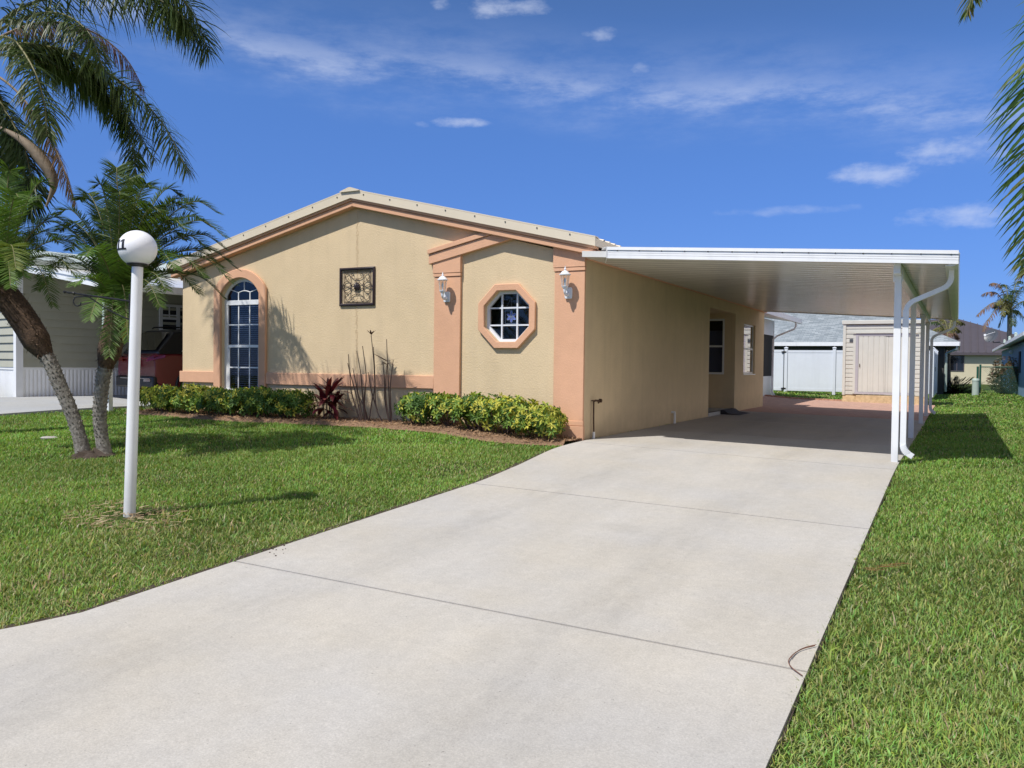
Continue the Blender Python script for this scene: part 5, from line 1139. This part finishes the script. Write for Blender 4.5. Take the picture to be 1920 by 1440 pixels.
# red sport utility car, nose away from the street
def solve_car():
    for u in np.arange(1.0, 9, .05):
        q = nloc(u, 3.45, .3); d = np.array(q)-CAM; x = 960+F_PX*(d@RT)/(d@FW)
        if x > 292: return u
    return 4.0
cu_ = solve_car(); CW, CL, CH = 1.86, 4.6, 1.67; cvc = 3.45-CW/2
car = thing('parked_car', 'dark red sport utility car parked under the neighbour carport, tail toward the street', 'car', nloc(cu_, cvc))
gzc = max(G(*nloc(cu_+2, cvc)[:2])+.012-O_N.z, -.2)
def CP(l, s, z): return nloc(cu_+l, cvc+s, gzc+z)            # l: from the tail forward, s: to the right, z: up
# body sections: (l, half width low, half width belt, z bottom, z belt, z roof, half width roof)
secs = [(0.02, .80, .78, .52, 1.02, None), (.0, .86, .84, .40, 1.00, None), (.12, .91, .88, .30, 1.08, None), (.45, .93, .90, .24, 1.10, None), (1.2, .93, .91, .22, 1.06, None), (2.4, .93, .91, .22, 1.02, None), (3.2, .93, .90, .22, 1.0, None), (3.9, .92, .86, .24, .95, None), (4.35, .86, .76, .30, .84, None), (4.6, .70, .62, .38, .72, None)]
def ringpts(l, wl, wb, zb, zt): 
    zm = zb+(zt-zb)*.55
    half = [(wl*.80, zb), (wl, zb+.07), (wl*1.0, zm), (wb, zt-.07), (wb*.88, zt)]
    return [CP(l, s, z) for s, z in half]+[CP(l, -s, z) for s, z in reversed(half)]
m = MB(); R = [ringpts(l, a, b, c0, d0) for l, a, b, c0, d0, _ in secs]; n = 10
m.add([p for r in R for p in r], [(i*n+k, i*n+(k+1) % n, (i+1)*n+(k+1) % n, (i+1)*n+k) for i in range(len(R)-1) for k in range(n)]+[tuple(range(n)), tuple((len(R)-1)*n+k for k in range(n))], 0, True); body = m.build('body', MAT['car_red'], car, bevel=.02)
# greenhouse: roof and pillars in red, glass panels set proud
gs = [(.10, .74, 1.08, 1.10), (.52, .66, 1.08, 1.60), (1.3, .68, 1.06, 1.67), (2.3, .67, 1.04, 1.65), (2.75, .64, 1.02, 1.56), (3.45, .72, 1.0, 1.03)]
m = MB(); R = []
for l, w_, zb2, zt in gs: R.append([CP(l, .86, zb2-.02), CP(l, w_+.06 if zt-zb2 > .1 else .8, zt-.05 if zt-zb2 > .1 else zt), CP(l, w_*.8, zt), CP(l, -w_*.8, zt), CP(l, -(w_+.06) if zt-zb2 > .1 else -.8, zt-.05 if zt-zb2 > .1 else zt), CP(l, -.86, zb2-.02)])
m.add([p for r in R for p in r], [(i*6+k, i*6+k+1, (i+1)*6+k+1, (i+1)*6+k) for i in range(len(R)-1) for k in range(5)]+[(0, 1, 2, 3, 4, 5)], 0, True); m.build('roof', MAT['car_black'], car, bevel=.02)
glassdark = MAT['car_glass'] = mat('car_glass', (.008, .008, .01), .05, coat=1)
m = MB(); a, b = gs[0], gs[1]; m.add([CP(.115, .70, 1.13), CP(.115, -.70, 1.13), CP(.485, -.60, 1.545), CP(.485, .60, 1.545)], [(0, 1, 2, 3)]); m.v = [tuple(Vector(v)-UN*.03+Vector((0, 0, .015))) for v in m.v]; m.build('rear_window', glassdark, car)
for sgn in (1, -1):
    m = MB()
    for l0, l1, zt0, zt1 in ((.62, 1.28, 1.38, 1.58), (1.33, 2.2, 1.58, 1.56), (2.26, 3.0, 1.54, 1.26)):
        m.add([CP(l0+.06, sgn*.885, 1.10), CP(l1, sgn*.885, 1.08), CP(l1, sgn*.79, zt1), CP(l0+.06 if l0 > .7 else l0+.3, sgn*.79, zt0+.1 if l0 < .7 else zt0)], [(0, 1, 2, 3)])
    m.build('side_window', glassdark, car)
    m = MB(); m.tube([CP(.62, sgn*.895, 1.10), CP(.95, sgn*.81, 1.50), CP(1.15, sgn*.78, 1.585)], [.03, .03, .015], 6); m.build('pillar_trim', MAT['chrome'], car)
    m = MB(); 
    m.prism([CP(-.03, sgn*.52, .88), CP(-.025, sgn*.86, .92), CP(.22, sgn*.925, .98), CP(.22, sgn*.925, 1.04), CP(-.0, sgn*.84, 1.04), CP(-.02, sgn*.60, .98)], -UN*.02+VN*sgn*.012); m.build('tail_light', MAT['tail_red'], car)
    for l in (.85, 3.65):
        m = MB(); c_ = CP(l, sgn*.80, .345); m.tube([c_-VN*sgn*.11, c_-VN*sgn*.10, c_+VN*sgn*.11, c_+VN*sgn*.13], [.30, .345, .345, .30], 24); wh = m.build('tyre', MAT['tyre'], car)
        m = MB(); m.tube([c_+VN*sgn*.10, c_+VN*sgn*.137], [.23, .22], 20)
        for k in range(5): a = 2*PI*k/5; m.tube([c_+VN*sgn*.14, c_+VN*sgn*.142+UN*.2*math.cos(a)+Vector((0, 0, .2*math.sin(a)))], [.04, .025], 6)
        m.build('rim', MAT['rim'], wh)
        m = MB(); m.tube([c_+VN*sgn*.128+(UN*math.cos(a)+Vector((0, 0, math.sin(a))))*.385 for a in np.linspace(-.3, PI+.3, 16)], .035, 6); m.build('wheel_arch', MAT['car_black'], car)
m = MB(); m.obox(CP(-.05, -.88, .30), UN*.12, VN*1.76, (0, 0, .26)); m.build('bumper', MAT['car_black'], car, bevel=.04)
m = MB(); m.obox(CP(-.062, -.62, .50), UN*.012, VN*1.36, (0, 0, .012)); m.obox(CP(-.066, .48, .44), UN*.012, VN*.3, (0, 0, .05)); m.build('bumper_trim', MAT['chrome'], car)
m = MB(); m.obox(CP(-.035, -.16, .76), UN*.012, VN*.32, (0, 0, .15)); m.build('license_plate', MAT['plate_white'], car)
m = MB(); m.obox(CP(-.04, -.6, .945), UN*.012, VN*1.2, (0, 0, .02)); m.build('hatch_trim', MAT['tail_red'], car)
for sgn in (1, -1):
    m = MB(); m.tube(bez([CP(.7, sgn*.62, 1.66), CP(.85, sgn*.62, 1.70), CP(1.8, sgn*.62, 1.72), CP(2.4, sgn*.62, 1.66)], 12), .018, 6); m.build('roof_rail', MAT['car_black'], car)
m = MB(); m.prism([CP(1.05, 0, 1.67), CP(1.25, 0, 1.67), CP(1.08, 0, 1.74)], VN*.02); m.build('antenna_fin', MAT['car_black'], car)

# ================================================================ BEHIND THE CARPORT: shed, fence, roofs
sx0, sx1, sy, sz0, sz1 = 1.41, 3.97, 19.5, .22, 2.72
sh = thing('garden_shed', 'beige metal shed with sliding doors on timber skids behind the carport', 'shed', (2.7, sy, G(2.7, sy)))
m = MB()
def ribs(x0, x1, z0, z1, y):
    z = z0
    while z < z1-.01:
        h = min(.148, z1-z); m.add([(x0, y, z), (x1, y, z), (x1, y, z+h*.72), (x0, y, z+h*.72), (x0, y+.0, z+h*.72), (x0, y+.022, z+h*.80), (x1, y+.022, z+h*.80), (x0, y+.022, z+h*.93), (x1, y+.022, z+h*.93), (x0, y, z+h), (x1, y, z+h)],
            [(0, 1, 2, 3), (3, 2, 6, 5), (5, 6, 8, 7), (7, 8, 10, 9)]); z += .148
ribs(sx0+.03, 1.80, sz0, 2.32, sy); ribs(3.62, sx1-.02, sz0, 2.32, sy); ribs(sx0+.03, sx1-.02, 2.32, 2.60, sy)
m.box(sx0+.03, sx1-.03, sy+.03, sy+2.0, sz0, 2.6); m.build('wall', MAT['shed_siding'], sh)
m = MB(); m.box(sx0-.02, sx0+.07, sy-.03, sy+.02, sz0-.02, sz1-.1); m.box(sx1-.07, sx1+.02, sy-.03, sy+.02, sz0-.02, sz1-.1); m.build('corner_trim', MAT['shed_siding'], sh)
m = MB(); m.box(sx0-.06, sx1+.06, sy-.06, sy+2.08, sz1-.1, sz1+.03); m.build('roof', MAT['shed_siding'], sh, bevel=.01)
m = MB(); m.box(1.80, 1.89, sy-.035, sy-.001, .25, 2.30); m.box(3.56, 3.62, sy-.035, sy-.001, .25, 2.30); m.box(1.891, 3.559, sy-.035, sy-.001, 2.22, 2.30); m.box(1.78, 3.64, sy-.06, sy-.036, .24, .31); m.build('door_frame', MAT['lavender_metal'], sh)
m = MB(); m.box(1.70, 3.72, sy-.07, sy-.0355, 2.305, 2.34); m.box(1.72, 1.799, sy-.03, sy-.001, .25, 2.30); m.build('door_track', MAT['shed_siding'], sh)
for x0, x1, yy in ((1.90, 2.74, sy-.028), (2.70, 3.555, sy-.012)):
    m = MB(); k = 0; x = x0
    while x < x1-.005:
        w_ = min(.17, x1-x); m.prism([(x, yy, .315), (x+w_*.72, yy, .315), (x+w_*.78, yy+.012, .315), (x+w_*.86, yy+.012, .315), (x+w_*.92, yy, .315), (x+w_, yy, .315), (x+w_, yy+.015, .315), (x, yy+.015, .315)], (0, 0, 1.90)); x += w_
    dd = m.build('door', MAT['shed_siding'], sh)
    if x0 < 2: m = MB(); m.box(1.93, 1.95, sy-.06, sy-.028, 1.16, 1.27); m.build('handle', MAT['brass'], dd)
m = MB(); m.box(1.60, 1.75, sy-.012, sy-.002, 2.01, 2.11); m.build('name_plate', MAT['grey_metal'], sh)
m = MB()
for yy in (sy-.10, sy+.9): m.box(sx0-.02, sx1+.02, yy, yy+.10, G(2, 19)-.05, .06)
m.box(1.84, sx1, sy-.06, sy+.01, .061, .20); m.box(sx0, 1.84, sy-.04, sy+.04, .061, .16); m.box(sx0, sx1, sy+.02, sy+1.9, .12, .215); m.build('skid', MAT['timber'], sh, bevel=.008)

fn = thing('vinyl_fence', 'white vinyl privacy fence with hinged gate across the back yard', 'fence', (-1.6, 26, .1))
def fpanel(x0, x1, z0, z1, y, name, par):
    m = MB(); m.box(x0, x1, y-.02, y+.02, z0+.14, z1-.12); m.box(x0, x1, y-.03, y+.03, z1-.121, z1-.02); m.box(x0, x1, y-.03, y+.03, z0+.03, z0+.141)
    x = x0+.15
    while x < x1: m.box(x-.003, x+.003, y-.0215, y-.0195, z0+.15, z1-.13); x += .18
    return m.build(name, MAT['white_vinyl'], par)
def fpost(x, y, z0, z1):
    m = MB(); m.box(x-.062, x+.062, y-.062, y+.062, z0, z1); m.prism([(x-.075, y-.075, z1+.001), (x+.075, y-.075, z1+.001), (x+.075, y+.075, z1+.001), (x-.075, y+.075, z1+.001)], (0, 0, .03)); m.lathe((x, y, z1+.031), [(.09, 0), (.001, .04)], 4, smooth=False); m.build('post', MAT['white_vinyl'], fn, bevel=.006)
gt = fpanel(-2.95, -1.80, .10, 1.90, 26, 'gate', fn); m = MB(); m.box(-1.80, -1.725, 25.97, 26.03, .13, 1.88); m.build('gate_stile', MAT['white_vinyl'], gt)
for z in (.22, 1.78): m = MB(); m.box(-1.80, -1.60, 25.93, 25.96, z-.03, z+.03); m.box(-1.72, -1.68, 25.92, 25.965, z-.06, z+.06); m.build('hinge', MAT['dark_metal'], gt)
fpost(-1.62, 26, 0, 1.94); fpost(-3.02, 26, 0, 1.94); fpost(.33, 26, 0, 1.94); fpost(2.2, 26, 0, 1.94); fpost(4.0, 26, 0, 1.94)
for a, b in ((-8, -3.09), (-1.555, .265), (.395, 2.135), (2.265, 3.935)): fpanel(a, b, .10, 1.88, 26, 'panel', fn)
for k in range(5):                                          # side run going away
    y0_, y1_ = 26.07+k*2.4, 26.07+k*2.4+2.27; m = MB(); m.box(3.98, 4.02, y0_, y1_, .1, 1.78); m.box(3.97, 4.03, y0_, y1_, 1.781, 1.88); m.build('panel', MAT['white_vinyl'], fn); fpost(4.0, y1_+.065, 0, 1.94)
m = MB(); m.box(4.031, 4.06, 29.4, 29.48, 1.02, 1.2); m.box(4.031, 4.055, 28.9, 29.0, .7, .95); m.build('latch', MAT['dark_metal'], fn)

gh = thing('grey_roof_house', 'low house with grey shingle hip roof behind the white fence', 'house', (-2, 36, 0))
EZ = 2.43; ey = 33.4; m = MB()
rf = [(-10.5, ey, EZ), (4.95, ey, EZ), (4.95, ey+11, EZ), (-10.5, ey+11, EZ), (-4.0, ey+5.5, 4.55), (.7, ey+5.5, 4.55)]
m.add(rf, [(0, 1, 5, 4), (1, 2, 5), (2, 3, 4, 5), (3, 0, 4)]); 
def shingle_uv(): pass
m.v = rf; rh = m.build('roof', MAT['shingles'], gh)
m = MB(); m.box(-10.5, 4.95, ey-.03, ey+.02, EZ-.2, EZ-.005); m.box(4.93, 4.98, ey+.021, ey+11, EZ-.2, EZ-.005); m.build('fascia', MAT['white_metal'], gh)
m = MB(); m.box(-10.5, 4.9, ey+.03, ey+10.9, EZ-.19, EZ-.15); m.box(-10, 4.3, ey+.6, ey+10, -.1, EZ-.15); m.build('wall', MAT['dark_wall'], gh)
m = MB(); m.box(-.62, .5, ey+.55, ey+.598, 1.2, 2.2); m.build('window', MAT['grey_metal'], gh)
m = MB(); m.sqtube([(4.85, ey+.05, EZ-.2), (4.85, ey+.1, EZ-.35), (4.4, ey+.5, EZ-.55), (4.4, ey+.5, .05)], .1, .08); m.build('downspout', MAT['pale_green'], gh)

bh = thing('brown_roof_building', 'long cream building with dark brown standing seam roof in the far background', 'building', (4, 72, 0))
by, bz_ = 68, 2.55; m = MB(); rv = [(-20, by, bz_), (13.5, by, bz_), (13.5, by+16, bz_), (-20, by+16, bz_), (-12, by+8, 5.75), (4.9, by+8, 5.75)]
m.add(rv, [(0, 1, 5, 4), (1, 2, 5), (2, 3, 4, 5), (3, 0, 4)])
for k in range(60):
    x = -19.5+k*.55
    if x > 12.8: break
    t = 1 if x < 4.9 else max(0, (13.5-x)/8.6); a = Vector((x, by, bz_+.01)); b = Vector((x, by+8*t, bz_+3.2*t+.01)); m.prism([a, a+Vector((.05, 0, 0)), a+Vector((.05, 0, .07)), a+Vector((0, 0, .07))], b-a)
m.build('roof', MAT['brown_roof'], bh)
m = MB(); m.box(-19.5, 13, by+.4, by+15.5, -.2, bz_-.02); m.build('wall', MAT['cream_wall'], bh); m = MB(); m.box(-20, 13.5, by-.03, by+.05, bz_-.22, bz_-.002); m.build('fascia', MAT['brown_roof'], bh)
for x0 in (4.35, 9.6, -1.5):
    m = MB(); m.ring([(x0-.06, by+.36, .98), (x0+1.02, by+.36, .98), (x0+1.02, by+.36, 2.3), (x0-.06, by+.36, 2.3)], [(x0, by+.36, 1.04), (x0+.96, by+.36, 1.04), (x0+.96, by+.36, 2.24), (x0, by+.36, 2.24)], (0, .035, 0)); m.box(x0+.45, x0+.51, by+.365, by+.39, 1.04, 2.24); wf = m.build('window', MAT['brown_roof'], bh)
    m = MB(); m.box(x0, x0+.96, by+.385, by+.395, 1.04, 2.24); m.build('pane', MAT['car_glass'], wf)

bu = thing('blue_house', 'light blue house with white eaves at the right edge behind the chain link fence', 'house', (9, 38, 0))
bex, bwx = 7.05, 7.5; m = MB(); m.box(bwx, 15, 24, 54, -.1, 2.40); m.build('wall', MAT['blue_wall'], bu)
m = MB(); m.prism([(bex, 23.5, 2.40), (11.3, 23.5, 3.45), (15.6, 23.5, 2.40), (15.6, 23.5, 2.5), (11.3, 23.5, 3.57), (bex, 23.5, 2.5)], (0, 31, 0)); m.build('roof', MAT['white_metal'], bu)
m = MB(); m.box(bex-.1, bex-.001, 23.5, 54.5, 2.36, 2.5); m.build('gutter', MAT['white_metal'], bu)
for k in range(3): m = MB(); m.lathe((7.12, 31.5+k*5, 2.55), [(.06, 0), (.06, .16), (.08, .18), (.001, .24)], 10); m.build('roof_vent', MAT['pale_green'], bu)
m = MB(); m.lathe((7.42, 41, 2.1), [(.001, -.12), (.10, -.06), (.12, .03), (.001, .1)], 10); m.build('flood_light', MAT['white_vinyl'], bu)
m = MB(); m.box(7.46, 7.499, 34.3, 35.4, 1.0, 2.0); m.build('window', MAT['screen_mesh'], bu)
sd = thing('satellite_dish', 'grey satellite dish on a bent pole at the eave of the blue house', 'satellite dish', (7.0, 37.5, 2.4))
dc = ond(1858, 629, depth((6.6, 37.5, 2.6))); m = MB(); m.tube([(7.08, 37.5, 2.38), (6.75, 37.5, 2.52), Vector(dc)+Vector((.12, .12, -.35)), Vector(dc)+Vector((.08, .08, 0))], .03, 8); m.build('mast', MAT['grey_metal'], sd)
fd = Vector((-.55, -.75, .36)).normalized(); m = MB(); a_, b_ = fd.orthogonal().normalized(), None; b_ = fd.cross(a_); vs = []; 
for j, (r, h) in enumerate(((.001, -.09), (.16, -.07), (.28, -.03), (.36, .0))):
    for k in range(18): an = 2*PI*k/18; vs.append(Vector(dc)+a_*r*math.cos(an)+b_*r*math.sin(an)+fd*h)
m.add(vs, [(j*18+k, j*18+(k+1) % 18, (j+1)*18+(k+1) % 18, (j+1)*18+k) for j in range(3) for k in range(18)], 0, True); m.build('reflector', MAT['grey_metal'], sd)
m = MB(); q = Vector(dc)-Vector((0, 0, .30)); q2 = Vector(dc)+fd*.5-Vector((0, 0, .18)); m.tube([q, q2], .018, 6); m.tube([Vector(dc)-a_*.25, q2], .01, 5); m.box(q2.x-.05, q2.x+.05, q2.y-.05, q2.y+.05, q2.z-.04, q2.z+.06); m.build('feed_arm', MAT['white_metal'], sd)

# chain link fence
cf = thing('chain_link_fence', 'green chain link fence with thick end post in the right background', 'fence', (5.88, 35.6, 0))
cz0 = G(5.9, 35)-.02; cy = 35.6
m = MB(); m.tube([(5.88, cy, cz0), (5.88, cy, cz0+1.42)], .045, 10); m.tube([(5.77, cy-.02, cz0), (5.77, cy-.02, cz0+1.32)], .05, 10); m.build('post', MAT['green_metal'], cf)
for x in (8.3, 10.8, 13.2): m = MB(); m.tube([(x, cy, cz0), (x, cy, cz0+1.33)], .03, 8); m.build('post', MAT['green_metal'], cf)
m = MB(); m.tube([(5.88, cy, cz0+1.30), (15, cy, cz0+1.30)], .026, 8); m.build('rail', MAT['green_metal'], cf)
m = MB(); x = 5.9
while x < 11:
    m.tube([(x, cy, cz0+.03), (x+1.22, cy, cz0+1.28)], .0042, 3, cap=False); m.tube([(x+1.22, cy+.006, cz0+.03), (x, cy+.006, cz0+1.28)], .0042, 3, cap=False); x += .085
m.build('mesh', MAT['green_metal'], cf)
q = gpx(1829, 740); m = MB(); m.lathe(q, [(.15, -.05), (.15, .62), (.16, .63), (.16, .70), (.13, .74), (.001, .75)], 20); tag(m.build('utility_pedestal', MAT['pale_green']), 'pale green cylindrical utility pedestal standing on the lawn beside the green fence post', 'utility box')
# croton bush, philodendron
def far_bush(name, label, cat, c_, hw, hd, h, n, cols, L_, w_, seed, shape=1.0):
    rs = random.Random(seed); t = thing(name, label, cat, c_); m = MB(); c_ = Vector(c_)
    for i in range(14):
        e = c_+Vector((rs.uniform(-.85, .85)*hw, rs.uniform(-.85, .85)*hd, h*rs.uniform(.5, .95))); b = c_+Vector((rs.uniform(-.3, .3)*hw, rs.uniform(-.3, .3)*hd, -.03)); m.tube([b, b.lerp(e, .5)+Vector((rs.uniform(-.05, .05), 0, 0)), e], [.018, .014, .006], 5)
    m.build('stem', MAT['stem'], t); lb = LB()
    for i in range(n):
        th = rs.uniform(0, 2*PI); zz = rs.random(); q = rs.random()**.4; prof = (1-abs(2*zz-1.0)**3)**.5 if shape > .5 else (1-zz**2)**.5; lump = 1+.14*math.sin(3*th+seed)+.1*math.sin(7*zz+2*th)
        p = c_+Vector((math.cos(th)*hw*prof*q*lump, math.sin(th)*hd*prof*q*lump, .03+zz*h*lump)); d = Vector((math.cos(th)+rs.uniform(-.8, .8), math.sin(th)+rs.uniform(-.8, .8), rs.uniform(-.2, 1))).normalized()
        leaf6(lb, p, d, Vector((rs.uniform(-1, 1), rs.uniform(-1, 1), 1)).normalized(), L_*rs.uniform(.7, 1.2), w_, jit(cols[min(len(cols)-1, int(rs.random()*len(cols)*(.35+.65*zz)+.3*zz))], .3))
    lb.build('foliage', MAT['leaf'], t); return t
q = gpx(1878, 737); far_bush('croton_bush', 'tall twiggy bush with reddish brown top behind the chain link fence', 'bush', Vector((7.02, 36.3, G(7, 36)-.05)), .66, .55, 1.52, 2600, [(.08, .10, .045), (.16, .14, .08), (.22, .15, .11), (.34, .19, .17)], .12, .06, 5)
q = gpx(1786, 738); ph_ = thing('split_leaf_plant', 'dark glossy split-leaf plant at the foot of the grey-roofed house', 'plant', q); lb = LB()
for i in range(120):
    a = random.uniform(0, 2*PI); e = random.uniform(.15, 1.2); d = Vector((math.cos(a)*math.cos(e)*1.2, math.sin(a)*math.cos(e), math.sin(e)*.8)); b = q+Vector((random.uniform(-.35, .35), random.uniform(-.2, .2), 0)); L_ = random.uniform(.45, 1.0); tip = b+d*L_; lb.tube([b, b.lerp(tip, .6)+Vector((0, 0, .08)), tip], [.012, .01, .008], 4, (.04, .07, .02), 0)
    for k in range(7):
        t = k/6; s_ = (tip-b).normalized().cross(Vector((0, 0, 1)))
        for sg_ in (1, -1): lb.strip(tip+d*t*.28, (s_*sg_+d*.6+Vector((0, 0, .1))), (0, 0, 1), .22*(1-.5*t), .06, .5, 2, jit((.03, .06, .018)), prof=[.6, 1, 0])
lb.build('leaf', [MAT['glossy_leaf'], MAT['rachis']], ph_)
# far palms
def far_palm(label, cpx, D, base_z, fr, sheath=True, tr=.16):
    c_ = ond(*cpx, D); t = thing('far_palm', label, 'palm tree', (c_.x, c_.y, base_z)); m = MB(); m.tube([(c_.x+.1, c_.y, base_z-.1), (c_.x+.05, c_.y, (c_.z+base_z)/2), (c_.x, c_.y, c_.z)], [tr*1.2, tr, tr*.9], 12); m.build('trunk', MAT['bark_grey'], t)
    for (x, y, dz, cc, n, L_) in fr:
        tip = ond(x, y, D+dz); v = tip-c_; lift = .38*v.length; path = [c_, c_+v*.2+Vector((0, 0, lift*.5)), c_+v*.5+Vector((0, 0, lift*.9)), c_+v*.82+Vector((0, 0, lift*.45)), tip]
        frond(t, path, n, L_, .055, 1.3, .4, -.05, cc, .04, .12, .5, 'leaf' if cc[1] > cc[0] else 'dry_leaf')
    return t
gr, brn, ylw = (.05, .085, .025), (.19, .12, .085), (.13, .13, .045)
far_palm('royal palm beyond the blue house with browned hanging fronds on its left side', (1893, 585), 60, 0, [(1857, 532, 0, brn, 46, .55), (1842, 552, .5, brn, 46, .6), (1832, 592, 0, brn, 50, .6), (1843, 620, -.5, brn, 50, .55), (1872, 612, .4, gr, 46, .6), (1880, 535, 1.2, gr, 46, .6), (1888, 560, -1.6, gr, 46, .6), (1915, 528, .6, gr, 46, .6), (1935, 540, .4, gr, 46, .6), (1945, 580, 0, gr, 46, .6), (1925, 605, -.6, gr, 46, .6), (1900, 610, -1.4, gr, 46, .6), (1868, 570, -.9, ylw, 46, .6), (1862, 575, 1, gr, 46, .6), (1905, 545, -1, gr, 46, .6), (1880, 590, -1.5, ylw, 40, .6)])
far_palm('small palm with yellow-brown fronds seen just past the far end of the carport', (1778, 628), 50, 0, [(1746, 622, 0, ylw, 40, .4), (1752, 645, -.4, brn, 40, .4), (1798, 634, 0, brn, 40, .4), (1806, 608, .6, ylw, 36, .4), (1790, 600, .5, ylw, 40, .4), (1765, 600, .5, ylw, 40, .4), (1775, 645, -.8, brn, 36, .4), (1800, 622, .3, ylw, 36, .4), (1738, 608, .3, gr, 36, .4)], tr=.10)
q = ond(1770, 671, 47); fl = thing('far_globe_lamp', 'tiny white globe lamp post far behind, beside the grey-roofed house', 'lamp post', (q.x, q.y, 0)); m = MB(); m.tube([(q.x, q.y, -.1), (q.x, q.y, q.z-.1)], .04, 8); m.build('pole', MAT['white_metal'], fl); m = MB(); m.lathe(q, [(.001, -.17)]+[(.18*math.cos(-PI/2+PI*i/10), .18*math.sin(-PI/2+PI*i/10)) for i in range(1, 10)]+[(.001, .17)], 16); m.build('globe', MAT['globe'], fl)
